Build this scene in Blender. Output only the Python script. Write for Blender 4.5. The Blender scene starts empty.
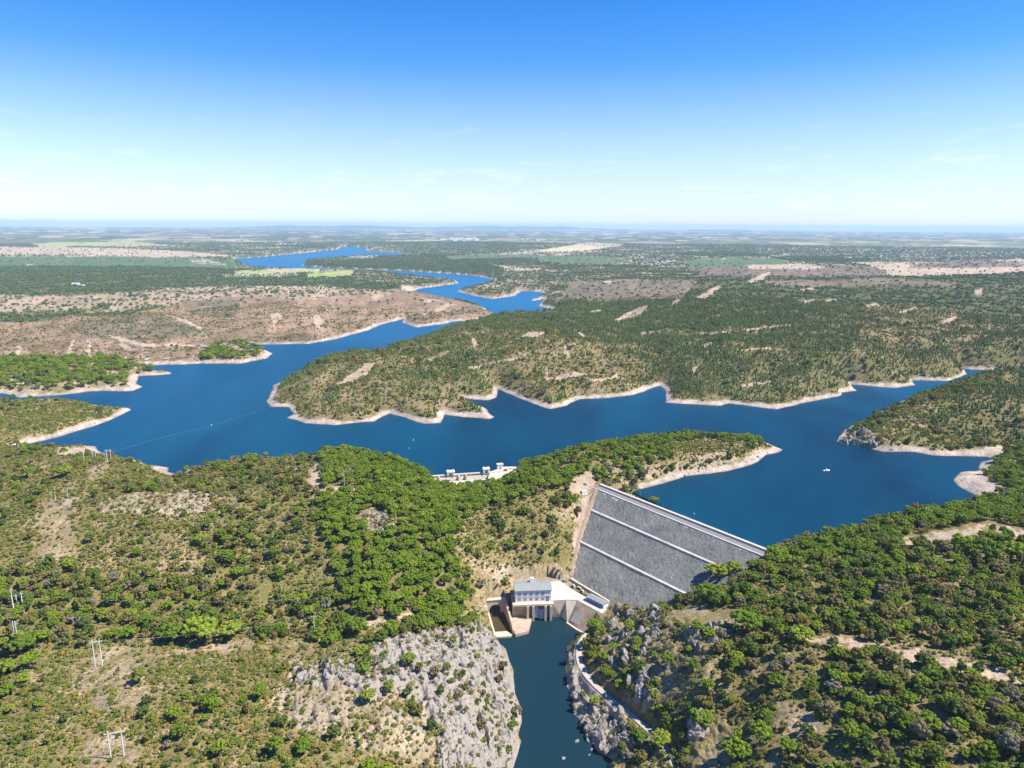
import bpy, bmesh, math, random
import numpy as np
from mathutils import Vector, Matrix, Quaternion

# ------------------------------------------------------------------ camera, sky, sun, exposure
random.seed(7)
RNG = np.random.default_rng(11)
SC = bpy.context.scene
COL = SC.collection
CAM_H = 275.0
FPX = 710.0
PITCH = math.atan((384 - 226.0) / FPX)
ROLL = math.radians(0.36)
CF = np.array([0, math.cos(PITCH), -math.sin(PITCH)])
_R = np.array([1.0, 0, 0]); _U = np.array([0, math.sin(PITCH), math.cos(PITCH)])
CR = _R * math.cos(ROLL) + _U * math.sin(ROLL)
CU = _U * math.cos(ROLL) - _R * math.sin(ROLL)
CP = np.array([0, 0, CAM_H])

cam_d = bpy.data.cameras.new('camera')
cam = bpy.data.objects.new('camera', cam_d); COL.objects.link(cam)
cam_d.sensor_width = 36.0; cam_d.lens = 36.0 * FPX / 1024
cam_d.clip_start = 1.0; cam_d.clip_end = 200000
cam.matrix_world = Matrix(((CR[0], CU[0], -CF[0], 0), (CR[1], CU[1], -CF[1], 0), (CR[2], CU[2], -CF[2], CAM_H), (0, 0, 0, 1)))
SC.camera = cam

SUN_AZ = math.radians(101); SUN_EL = math.radians(54)
S2 = Vector((math.cos(SUN_EL) * math.sin(SUN_AZ), math.cos(SUN_EL) * math.cos(SUN_AZ), math.sin(SUN_EL)))
sun_d = bpy.data.lights.new('sun', 'SUN'); sun_d.energy = 4.7; sun_d.angle = math.radians(0.53); sun_d.color = (1.0, 0.94, 0.85)
sun = bpy.data.objects.new('sun', sun_d); COL.objects.link(sun)
sun.rotation_mode = 'QUATERNION'; sun.rotation_quaternion = S2.to_track_quat('Z', 'Y')
sun.location = (800, -300, 900)

W = bpy.data.worlds.new('World'); SC.world = W; W.use_nodes = True
wn = W.node_tree.nodes; wl = W.node_tree.links
sky = wn.new('ShaderNodeTexSky'); sky.sky_type = 'NISHITA'; sky.sun_disc = False
sky.sun_elevation = SUN_EL; sky.sun_rotation = SUN_AZ
sky.altitude = 300; sky.air_density = 1.0; sky.dust_density = 0.0; sky.ozone_density = 3.0
bgn = wn['Background']; bgn.inputs['Strength'].default_value = 0.12
hsv = wn.new('ShaderNodeHueSaturation'); hsv.inputs['Saturation'].default_value = 1.45; hsv.inputs['Value'].default_value = 0.9; hsv.inputs['Hue'].default_value = 0.514
# faint fair weather wisps in the lower sky: noise on the sky direction
wtc = wn.new('ShaderNodeTexCoord')
wmap = wn.new('ShaderNodeMapping'); wmap.inputs['Scale'].default_value = (9, 9, 60)
wno = wn.new('ShaderNodeTexNoise'); wno.inputs['Scale'].default_value = 1.6; wno.inputs['Detail'].default_value = 6; wno.inputs['Roughness'].default_value = 0.62
wrp = wn.new('ShaderNodeValToRGB'); wrp.color_ramp.elements[0].position = 0.56; wrp.color_ramp.elements[1].position = 0.80
wsep = wn.new('ShaderNodeSeparateXYZ')
wband = wn.new('ShaderNodeValToRGB')
wband.color_ramp.elements[0].position = 0.004; wband.color_ramp.elements[0].color = (0, 0, 0, 1)
wband.color_ramp.elements[1].position = 0.03; wband.color_ramp.elements[1].color = (1, 1, 1, 1)
_e = wband.color_ramp.elements.new(0.07); _e.color = (0.55, 0.55, 0.55, 1)
_e = wband.color_ramp.elements.new(0.16); _e.color = (0, 0, 0, 1)
wmul = wn.new('ShaderNodeMath'); wmul.operation = 'MULTIPLY'
wmul2 = wn.new('ShaderNodeMath'); wmul2.operation = 'MULTIPLY'; wmul2.inputs[1].default_value = 0.36
wmix = wn.new('ShaderNodeMixRGB'); wmix.inputs['Color2'].default_value = (7.5, 7.9, 8.4, 1)
wl.new(wtc.outputs['Generated'], wmap.inputs['Vector']); wl.new(wmap.outputs[0], wno.inputs['Vector'])
wl.new(wno.outputs['Fac'], wrp.inputs['Fac']); wl.new(wtc.outputs['Generated'], wsep.inputs[0])
wl.new(wsep.outputs['Z'], wband.inputs['Fac'])
wl.new(wrp.outputs[0], wmul.inputs[0]); wl.new(wband.outputs[0], wmul.inputs[1]); wl.new(wmul.outputs[0], wmul2.inputs[0])
wzr = wn.new('ShaderNodeValToRGB'); wzr.color_ramp.elements[0].position = 0.0; wzr.color_ramp.elements[0].color = (0, 0, 0, 1); wzr.color_ramp.elements[1].position = 0.20; wzr.color_ramp.elements[1].color = (1, 1, 1, 1)
wpale = wn.new('ShaderNodeHueSaturation'); wpale.inputs['Saturation'].default_value = 0.45; wpale.inputs['Value'].default_value = 0.68
wtint = wn.new('ShaderNodeMixRGB'); wtint.blend_type = 'MULTIPLY'; wtint.inputs['Fac'].default_value = 1.0; wtint.inputs['Color2'].default_value = (0.86, 0.935, 1.06, 1)
wblend = wn.new('ShaderNodeMixRGB')
wl.new(wsep.outputs['Z'], wzr.inputs['Fac']); wl.new(wzr.outputs[0], wblend.inputs['Fac'])
wl.new(sky.outputs[0], hsv.inputs['Color']); wl.new(sky.outputs[0], wpale.inputs['Color'])
wl.new(wpale.outputs[0], wtint.inputs['Color1']); wl.new(wtint.outputs[0], wblend.inputs['Color1']); wl.new(hsv.outputs[0], wblend.inputs['Color2']); wl.new(wblend.outputs[0], wmix.inputs['Color1']); wl.new(wmul2.outputs[0], wmix.inputs['Fac'])
wl.new(wmix.outputs[0], bgn.inputs['Color'])

SC.view_settings.view_transform = 'Standard'; SC.view_settings.look = 'None'
SC.view_settings.exposure = 0.84; SC.view_settings.gamma = 1.0
SC.view_settings.use_curve_mapping = False
SC.cycles.max_bounces = 6; SC.cycles.transparent_max_bounces = 6; SC.cycles.diffuse_bounces = 3
SC.cycles.volume_bounces = 1; SC.cycles.use_denoising = True
SC.cycles.sample_clamp_indirect = 4.0

# ------------------------------------------------------------------ pixels <-> ground
def ray(px, py):
    px = np.asarray(px, float); py = np.asarray(py, float)
    return CF + ((px - 512) / FPX)[..., None] * CR - ((py - 384) / FPX)[..., None] * CU
def unproj(px, py, z=0.0):
    d = ray(px, py); t = (np.asarray(z, float) - CAM_H) / np.minimum(d[..., 2], -0.0008)
    return CP + d * t[..., None]
def project(P):
    d = P - CP; zz = np.maximum(d @ CF, 1e-3)
    return 512 + FPX * (d @ CR) / zz, 384 - FPX * (d @ CU) / zz, zz

# ------------------------------------------------------------------ noise
def _h(ix, iy, seed):
    h = (ix.astype(np.int64) * 374761393 + iy.astype(np.int64) * 668265263 + seed * 974634777) & 0xffffffff
    h = ((h ^ (h >> 13)) * 1274126177) & 0xffffffff
    h = ((h ^ (h >> 15)) * 2246822519) & 0xffffffff
    return ((h ^ (h >> 16)) & 0xffff) / 65535.0
def vnoise(x, y, seed=0):
    x = np.asarray(x, float); y = np.asarray(y, float)
    ix = np.floor(x); iy = np.floor(y); fx = x - ix; fy = y - iy
    fx = fx * fx * fx * (fx * (fx * 6 - 15) + 10); fy = fy * fy * fy * (fy * (fy * 6 - 15) + 10)
    a = _h(ix, iy, seed); b = _h(ix + 1, iy, seed); c = _h(ix, iy + 1, seed); d = _h(ix + 1, iy + 1, seed)
    return (a + (b - a) * fx) * (1 - fy) + (c + (d - c) * fx) * fy
def fbm(x, y, octv=4, seed=0, gain=0.5):
    s = 0; a = 1; n = 0
    for k in range(octv):
        s = s + a * vnoise(x, y, seed + k * 17); n += a; a *= gain
        x, y = x * 1.62 + y * 1.18 + 3.1, y * 1.62 - x * 1.18 + 7.7
    return s / n
def smooth(a, b, x):
    t = np.clip((x - a) / (b - a), 0, 1); return t * t * (3 - 2 * t)
def vn3(P, seed=0):
    a = vnoise(P[:, 0] + P[:, 2] * 0.71, P[:, 1] - P[:, 2] * 0.53, seed)
    b = vnoise(P[:, 1] * 0.9 + 9.2, P[:, 2] + P[:, 0] * 0.6, seed + 5)
    c = vnoise(P[:, 2] * 1.1 - P[:, 1] * 0.4, P[:, 0] * 0.9 + 4.4, seed + 9)
    return (a + b + c) / 3

def inside(px, py, poly):
    px = np.asarray(px, float); py = np.asarray(py, float)
    r = np.zeros(px.shape, bool); n = len(poly)
    for i in range(n):
        x1, y1 = poly[i]; x2, y2 = poly[(i + 1) % n]
        if y1 == y2: continue
        c = ((y1 > py) != (y2 > py)) & (px < (x2 - x1) * (py - y1) / (y2 - y1) + x1)
        r ^= c
    return r
def seg_dist(x, y, pts, closed=True):
    best = np.full(x.shape, 1e18)
    n = len(pts)
    for i in range(n if closed else n - 1):
        ax, ay = pts[i][:2]; bx, by = pts[(i + 1) % n][:2]
        dx, dy = bx - ax, by - ay; L = dx * dx + dy * dy + 1e-9
        t = np.clip(((x - ax) * dx + (y - ay) * dy) / L, 0, 1)
        np.minimum(best, (x - ax - t * dx) ** 2 + (y - ay - t * dy) ** 2, out=best)
    return np.sqrt(best)

# ------------------------------------------------------------------ traced shorelines (read off the photograph, put on the water level)
WATER = [(-60, 392), (0, 393), (19, 397.5), (50, 395.5), (100, 391), (132, 391), (143.5, 387), (137, 384), (140, 376), (158, 375.2), (172.5, 373.6),
 (170, 372), (150, 370.6), (137, 370), (147, 365.5), (157, 365.2), (200, 363.7), (240.5, 363.5), (267, 358.6), (274, 353.6), (267, 350.5), (256, 347.5), (250, 344.6),
 (284, 344.2), (310.6, 343.6), (342, 337.5), (369, 330), (382, 324.2), (404, 319), (402, 322.5), (417, 327.5), (446, 323.5), (452, 321.8), (479, 320.2), (497, 314.5),
 (479, 306), (455.6, 300), (432, 295.5), (418, 293.5), (409, 292.6), (420, 288.6), (439, 286.2), (459, 283.2), (455, 280.5), (440, 279.5), (409, 276.5), (375, 272.5), (340, 270.4), (300, 269.6),
 (271, 269.2), (254, 268), (237, 261.5), (232, 259), (256, 257.6), (306, 252.8), (338, 249.4), (341, 246.6), (366, 247.8), (366, 251), (396, 252.6), (411, 255.6), (396, 257.2),
 (351, 257.6), (306, 261), (301, 266), (330, 268.3), (365, 269.6), (409, 271.2), (422, 272.2), (469, 275.2), (496, 279.5), (489, 283.5), (459, 290.4), (457.6, 291.7), (475, 295.8), (493, 299.2), (514, 296),
 (522, 291.3), (541, 291.7), (545, 294), (531, 299.6), (531, 301.2), (545, 298.5), (538.6, 305.8), (553, 309.5), (555, 314), (534, 322),
 (498.6, 319), (453.7, 327), (422, 339), (393, 347.6), (369, 357), (344, 357), (314.6, 366), (281, 382), (272.6, 386), (274.5, 388.5), (271, 394.5),
 (267, 401), (272, 407), (288, 407), (294, 413), (286, 418), (305, 423), (334, 425), (373, 421), (389, 413.4), (404, 417), (424, 424), (440, 423.4), (443.5, 414.6), (465, 417), (491, 419), (495, 417),
 (483, 407), (467, 401.5), (465, 398.5), (487, 400.3), (496, 397), (498, 389), (504, 392), (534, 404), (549, 409), (567, 406), (579, 399), (608, 398), (633, 395), (660.5, 385.8), (666, 391), (665, 402.6),
 (721, 406), (729, 403), (776, 409.5), (800, 404), (842.6, 395.3), (842, 392.6), (856.6, 390.6), (850, 384), (894, 388), (915, 385.2), (912, 380.4), (948, 381), (966, 374.5), (964.5, 370.7), (962, 368.3),
 (971.5, 369.3), (1018, 370.8), (1070, 370), (1070, 380), (1024, 380.5), (990, 382.5), (967, 384), (936, 390), (901, 402), (875, 415), (850, 427), (843, 431), (840, 435.5), (836, 441), (842, 444), (861, 445.5),
 (868, 448), (882, 451.5), (913, 451.5), (932.5, 455), (970.6, 456.5), (985, 456.3), (994, 459), (981, 462.5), (979, 470), (961, 472.5), (953.5, 480), (958, 486), (972, 494),
 (978, 499), (950, 507), (930, 511), (910, 514), (887, 518), (850, 529), (825, 534), (800, 540), (782, 546), (764, 551), (632, 491.5), (652, 486.5), (687, 476.5), (724, 471.5),
 (752, 464.5), (768, 454.5), (780, 452.3), (783, 449.5), (768, 443.5), (747, 438), (709, 441), (662, 441), (637, 447), (592, 457), (549, 464), (520, 466), (506, 467), (498, 469), (481, 474.5), (448, 476), (431, 477),
 (416, 471), (386, 466), (356, 461), (330, 459), (303, 462), (286, 462), (256, 462), (240, 461), (212, 463), (187, 470), (179, 475), (168, 472), (168, 467.5), (150, 465), (130, 459), (112, 456), (97, 450.5),
 (95, 446), (62, 447.5), (22, 448), (22, 445.5), (60, 436.2), (97, 425), (120, 416), (131, 410.5), (130, 408), (105, 407.5), (86, 403), (62, 401), (32, 404), (0, 402), (-60, 402)]
RIVER = [(496, 635), (511, 634.5), (528, 632), (531.6, 618), (532.5, 612), (554, 612), (561, 618.5), (584, 634), (579, 637), (568, 647), (565, 666), (567, 687), (574, 701), (574, 714), (583, 722), (585, 737.5),
 (593, 743), (599.5, 753), (612, 759), (606, 768), (598, 800), (575, 860), (540, 950), (440, 950), (478, 860), (503, 800), (513, 768), (516.6, 755), (519.5, 743), (516.6, 735.6), (520.4, 724), (519.5, 708.6), (513.7, 693), (513, 672), (508, 660.5),
 (505, 649), (498, 643)]
ZR = -45.0
WATER_W = [tuple(p[:2]) for p in unproj(*np.array(WATER).T, 0.0)]
RIVER_W = [tuple(p[:2]) for p in unproj(*np.array(RIVER).T, ZR)]

# dam frame: crest from the left abutment to the right one
ZC = 8.0
DA = unproj(596.0, 486.5, ZC); DB = unproj(765.0, 554.0, ZC)
DE = (DB - DA); DLEN = float(np.hypot(DE[0], DE[1])); DE = DE / DLEN
DN = np.array([DE[1], -DE[0], 0.0])                 # towards downstream
if DN[1] > 0: DN = -DN
def dam_z(s):                                       # height of the downstream face, s metres downstream of the crest axis
    return ZC - np.maximum(s - 5.0, 0) * 0.5

# ------------------------------------------------------------------ the lie of the land: (pixel x, pixel y, height)
CTRL = [
 # near left hill and the ridge along the reservoir
 (-80, 452, 8), (20, 462, 8), (62, 456, 7), (90, 466, 18), (112, 462, 14), (150, 472, 6), (185, 482, 8), (215, 474, 15), (255, 470, 18), (300, 466, 20), (340, 462, 26), (385, 471, 24), (418, 477, 18), (440, 486, 8),
 (465, 486, 6), (500, 480, 3.5), (60, 510, 16), (150, 500, 20), (160, 540, 12), (250, 520, 16), (380, 520, 20), (320, 545, 12), (40, 570, 4), (140, 580, 0), (250, 590, -4), (400, 570, 6), (-100, 540, 12), (-100, 620, -2),
 (460, 545, 6), (0, 622, -8), (120, 632, -10), (230, 632, -12), (330, 628, -14), (420, 612, -14), (470, 610, -24), (478, 585, -18), (40, 670, -4), (150, 670, 2), (240, 680, 4), (-80, 720, 2), (60, 740, 6), (160, 760, 10), (300, 690, 6),
 (250, 760, 12), (340, 655, 0), (390, 642, -5), (440, 645, -14), (470, 640, -22), (485, 640, -32), (380, 700, 4), (330, 760, 8), (430, 690, -7), (470, 690, -18), (498, 680, -36), (400, 760, 2), (450, 750, -10), (490, 750, -30), (506, 740, -40),
 (380, 860, 6), (200, 900, 18), (440, 860, -20), (0, 860, 14),
 # ridge pines and the peninsula
 (530, 474, 12), (560, 471, 16), (600, 464, 20), (645, 453, 20), (690, 447, 17), (740, 447, 11), (765, 447, 5), (690, 462, 12), (640, 478, 9), (600, 480, 9), (590, 486, 8.5), (560, 490, 12),
 (545, 520, 2), (520, 500, 11), (585, 510, -1), (575, 545, -14), (565, 575, -27), (535, 560, -16), (520, 572, -25), (500, 572, -18), (505, 588, -28), (545, 588, -30),
 # right hill
 (765, 566, 11), (740, 572, 8), (715, 582, 2), (680, 590, -8), (640, 598, -20), (615, 608, -28), (602, 618, -33), (790, 556, 9), (830, 550, 12), (880, 536, 15), (930, 530, 16), (985, 515, 15), (1040, 505, 12), (900, 560, 20), (1000, 550, 22), (1100, 560, 26),
 (800, 600, 18), (720, 620, 8), (660, 625, -6), (630, 640, -20), (600, 650, -30), (594, 680, -36), (640, 680, -18), (700, 670, 2), (780, 660, 14), (880, 640, 22), (1000, 640, 28), (1100, 700, 34), (615, 712, -37), (655, 730, -31), (690, 740, -22), (620, 740, -40),
 (720, 720, -12), (720, 768, -16), (780, 740, 2), (800, 768, 2), (860, 700, 18), (960, 720, 28), (900, 768, 20), (1040, 800, 34), (665, 790, -30), (760, 880, -5), (900, 900, 20), (640, 860, -38),
 # right promontory and beach
 (870, 436, 14), (850, 434, 9), (900, 420, 20), (905, 440, 10), (930, 405, 30), (970, 395, 30), (1010, 393, 29), (1080, 392, 30), (1020, 420, 27), (970, 425, 22), (940, 445, 8), (1000, 447, 9), (1060, 440, 22), (990, 470, 9), (1005, 472, 13), (1040, 475, 15), (985, 486, 5), (1000, 486, 11), (1012, 500, 11),
 # middle peninsula
 (278, 399, 5), (300, 392, 14), (330, 372, 24), (362, 363, 32), (395, 355, 34), (425, 345, 36), (460, 334, 40), (500, 324, 44), (535, 326, 46), (562, 318, 46), (300, 412, 7), (340, 408, 12), (380, 400, 16), (420, 395, 18), (450, 405, 9), (420, 370, 32), (480, 360, 38), (470, 388, 13), (530, 385, 18),
 (560, 390, 13), (600, 380, 18), (560, 355, 42), (620, 350, 44), (650, 370, 20), (690, 385, 16), (700, 350, 46), (760, 390, 14), (780, 360, 42), (820, 380, 22), (870, 360, 42), (880, 376, 16), (940, 360, 34), (1000, 350, 46), (1060, 345, 55), (620, 318, 56), (700, 312, 66), (760, 318, 62), (800, 305, 70),
 (860, 316, 66), (905, 306, 74), (960, 312, 66), (1024, 316, 66), (1100, 320, 70), (700, 292, 60), (780, 284, 66), (850, 281, 72), (900, 290, 70), (950, 279, 74), (1020, 277, 76), (1100, 280, 80), (600, 300, 44), (640, 284, 44), (570, 290, 22), (590, 276, 28),
 (505, 288, 12), (480, 290, 12), (470, 283, 14), (540, 280, 20),
 # left bank
 (-80, 330, 14), (20, 345, 16), (80, 352, 12), (120, 350, 6), (170, 348, 10), (200, 356, 8), (240, 352, 9), (60, 325, 30), (140, 322, 32), (200, 316, 36), (235, 330, 20), (280, 332, 18), (270, 310, 38), (330, 318, 26), (340, 302, 36), (390, 306, 26), (385, 296, 28), (430, 306, 16), (460, 308, 13), (430, 320, 10), (360, 322, 14),
 (0, 300, 24), (100, 295, 26), (200, 292, 24), (300, 287, 24), (0, 275, 14), (150, 272, 14), (260, 276, 12), (350, 276, 9), (400, 283, 10), (60, 378, 14), (100, 375, 14), (20, 380, 14), (120, 379, 8), (-60, 375, 20), (230, 353, 10), (30, 418, 10), (75, 411, 12), (100, 410, 7), (-60, 420, 16), (10, 432, 9),
 # plain
 (0, 255, 10), (200, 262, 8), (150, 245, 20), (300, 245, 22), (285, 248, 25), (420, 262, 10), (465, 244, 45), (560, 262, 14), (600, 252, 20), (700, 265, 30), (800, 262, 34), (900, 268, 44), (1020, 266, 46), (700, 250, 24), (850, 250, 32), (1000, 250, 40), (0, 240, 30), (500, 240, 30), (1000, 240, 40), (250, 236, 40), (750, 238, 40), (0, 233, 40), (1024, 235, 50), (512, 232, 40)]
C = np.array(CTRL, float)
CW = unproj(C[:, 0], C[:, 1], C[:, 2])
def _uw(x, y): return np.stack([np.arctan2(x, y) * 1.0, np.log(np.hypot(x, y)) * 0.55], -1)
CUW = _uw(CW[:, 0], CW[:, 1])
def _tps(r2): return 0.5 * r2 * np.log(r2 + 1e-12)
def _fit():
    n = len(CUW); d2 = ((CUW[:, None] - CUW[None]) ** 2).sum(-1)
    A = np.zeros((n + 3, n + 3)); A[:n, :n] = _tps(d2) + np.eye(n) * 2e-4
    A[:n, n] = 1; A[:n, n + 1:] = CUW; A[n, :n] = 1; A[n + 1:, :n] = CUW.T
    return np.linalg.solve(A, np.r_[C[:, 2], 0, 0, 0])
TPSW = _fit()
def base_height(x, y):
    q = _uw(x, y); out = TPSW[len(CUW)] + q @ TPSW[len(CUW) + 1:]
    for i in range(len(CUW)):
        out += TPSW[i] * _tps((q[..., 0] - CUW[i, 0]) ** 2 + (q[..., 1] - CUW[i, 1]) ** 2)
    return np.clip(out, -44, 95)

# ------------------------------------------------------------------ land cover zones (traced outlines of what grows where)
# name: ground colour A, ground colour B, rock share, trees and shrubs per 100 m2: pine, oak, shrub, slim
BEI = (0.40, 0.30, 0.205); OLV = (0.17, 0.155, 0.06); BRN = (0.235, 0.175, 0.115); PNK = (0.42, 0.31, 0.235); GRY = (0.36, 0.34, 0.32)
ZT = {
 'far':     ((0.085, 0.115, 0.055), (0.30, 0.255, 0.18), 0, 0, 0, 0, 0),
 'scrub':   ((0.40, 0.28, 0.18), (0.24, 0.195, 0.085), 0.0, 0.10, 0.55, 20.0, 0),
 'scrubgr': ((0.32, 0.24, 0.13), (0.20, 0.175, 0.065), 0.0, 0.18, 0.75, 21.0, 0),
 'dry':     ((0.42, 0.295, 0.195), (0.31, 0.235, 0.11), 0.0, 0.0, 0.10, 18.0, 0),
 'track':   ((0.46, 0.345, 0.25), (0.40, 0.30, 0.215), 0.0, 0, 0.0, 0.35, 0),
 'rocky':   ((0.40, 0.315, 0.235), (0.33, 0.25, 0.16), 0.50, 0, 0.25, 8.0, 0),
 'cliff':   ((0.385, 0.325, 0.27), (0.36, 0.275, 0.205), 0.88, 0.05, 0.50, 6.5, 0),
 'crag':    ((0.34, 0.265, 0.19), (0.28, 0.215, 0.12), 0.62, 0.2, 1.2, 11.0, 0),
 'grove':   ((0.26, 0.20, 0.11), (0.18, 0.14, 0.06), 0, 4.2, 0.15, 4.0, 0),
 'ridge':   ((0.32, 0.245, 0.15), (0.20, 0.155, 0.06), 0, 3.4, 0.2, 4.0, 0.4),
 'belt':    ((0.26, 0.205, 0.09), (0.21, 0.175, 0.06), 0, 0.6, 2.0, 10.0, 0),
 'forest':  ((0.30, 0.22, 0.13), (0.20, 0.155, 0.065), 0.0, 0.88, 1.75, 13.0, 0.35),
 'forestl': ((0.36, 0.26, 0.165), (0.23, 0.175, 0.07), 0.1, 0.5, 1.45, 15.0, 0.3),
 'bare':    ((0.44, 0.325, 0.235), (0.34, 0.25, 0.16), 0.12, 0.0, 0.05, 5.0, 0),
 'shore':   ((0.47, 0.385, 0.30), (0.40, 0.32, 0.25), 0, 0, 0, 0, 0),
 'slim':    ((0.215, 0.175, 0.105), (0.14, 0.13, 0.065), 0, 0, 0.14, 4.5, 2.4),
 'slimd':   ((0.16, 0.145, 0.08), (0.105, 0.115, 0.05), 0, 0, 0.08, 4.0, 3.6),
 'sliml':   ((0.31, 0.22, 0.15), (0.21, 0.16, 0.09), 0, 0, 0.18, 5.5, 0.6),
 'dark':    ((0.115, 0.115, 0.052), (0.075, 0.085, 0.036), 0, 0, 0.25, 0.8, 0.3),
 'brown':   ((0.335, 0.22, 0.16), (0.235, 0.16, 0.11), 0, 0, 0.02, 2.0, 0),
 'brownd':  ((0.215, 0.165, 0.125), (0.165, 0.13, 0.095), 0, 0, 0.035, 3.0, 0),
 'pink':    ((0.44, 0.32, 0.24), (0.35, 0.26, 0.18), 0, 0, 0.10, 0.3, 0),
 'isle':    ((0.42, 0.315, 0.225), (0.28, 0.21, 0.12), 0, 1.1, 0.2, 1.0, 0),
 'wood':    ((0.12, 0.135, 0.06), (0.095, 0.11, 0.045), 0, 0, 0.45, 0, 0),
 'woodl':   ((0.30, 0.24, 0.165), (0.16, 0.145, 0.07), 0, 0, 0.30, 0, 0),
 'tan':     ((0.54, 0.41, 0.305), (0.47, 0.36, 0.27), 0, 0, 0.006, 0, 0),
 'yellow':  ((0.55, 0.46, 0.27), (0.50, 0.42, 0.25), 0, 0, 0, 0, 0),
 'green':   ((0.085, 0.145, 0.06), (0.11, 0.15, 0.07), 0, 0, 0.004, 0, 0),
 'lgreen':  ((0.32, 0.37, 0.12), (0.36, 0.38, 0.15), 0, 0, 0, 0, 0),
 'purple':  ((0.22, 0.15, 0.12), (0.17, 0.13, 0.095), 0, 0, 0.02, 0, 0),
 'white':   ((0.38, 0.32, 0.26), (0.17, 0.165, 0.11), 0, 0, 0.08, 0, 0),
 'mosaic':  ((0.12, 0.15, 0.08), (0.34, 0.285, 0.21), 0, 0, 0.06, 0, 0),
}
ZN = list(ZT); ZI = {k: i for i, k in enumerate(ZN)}
L_, R_ = -300, 1324
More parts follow.
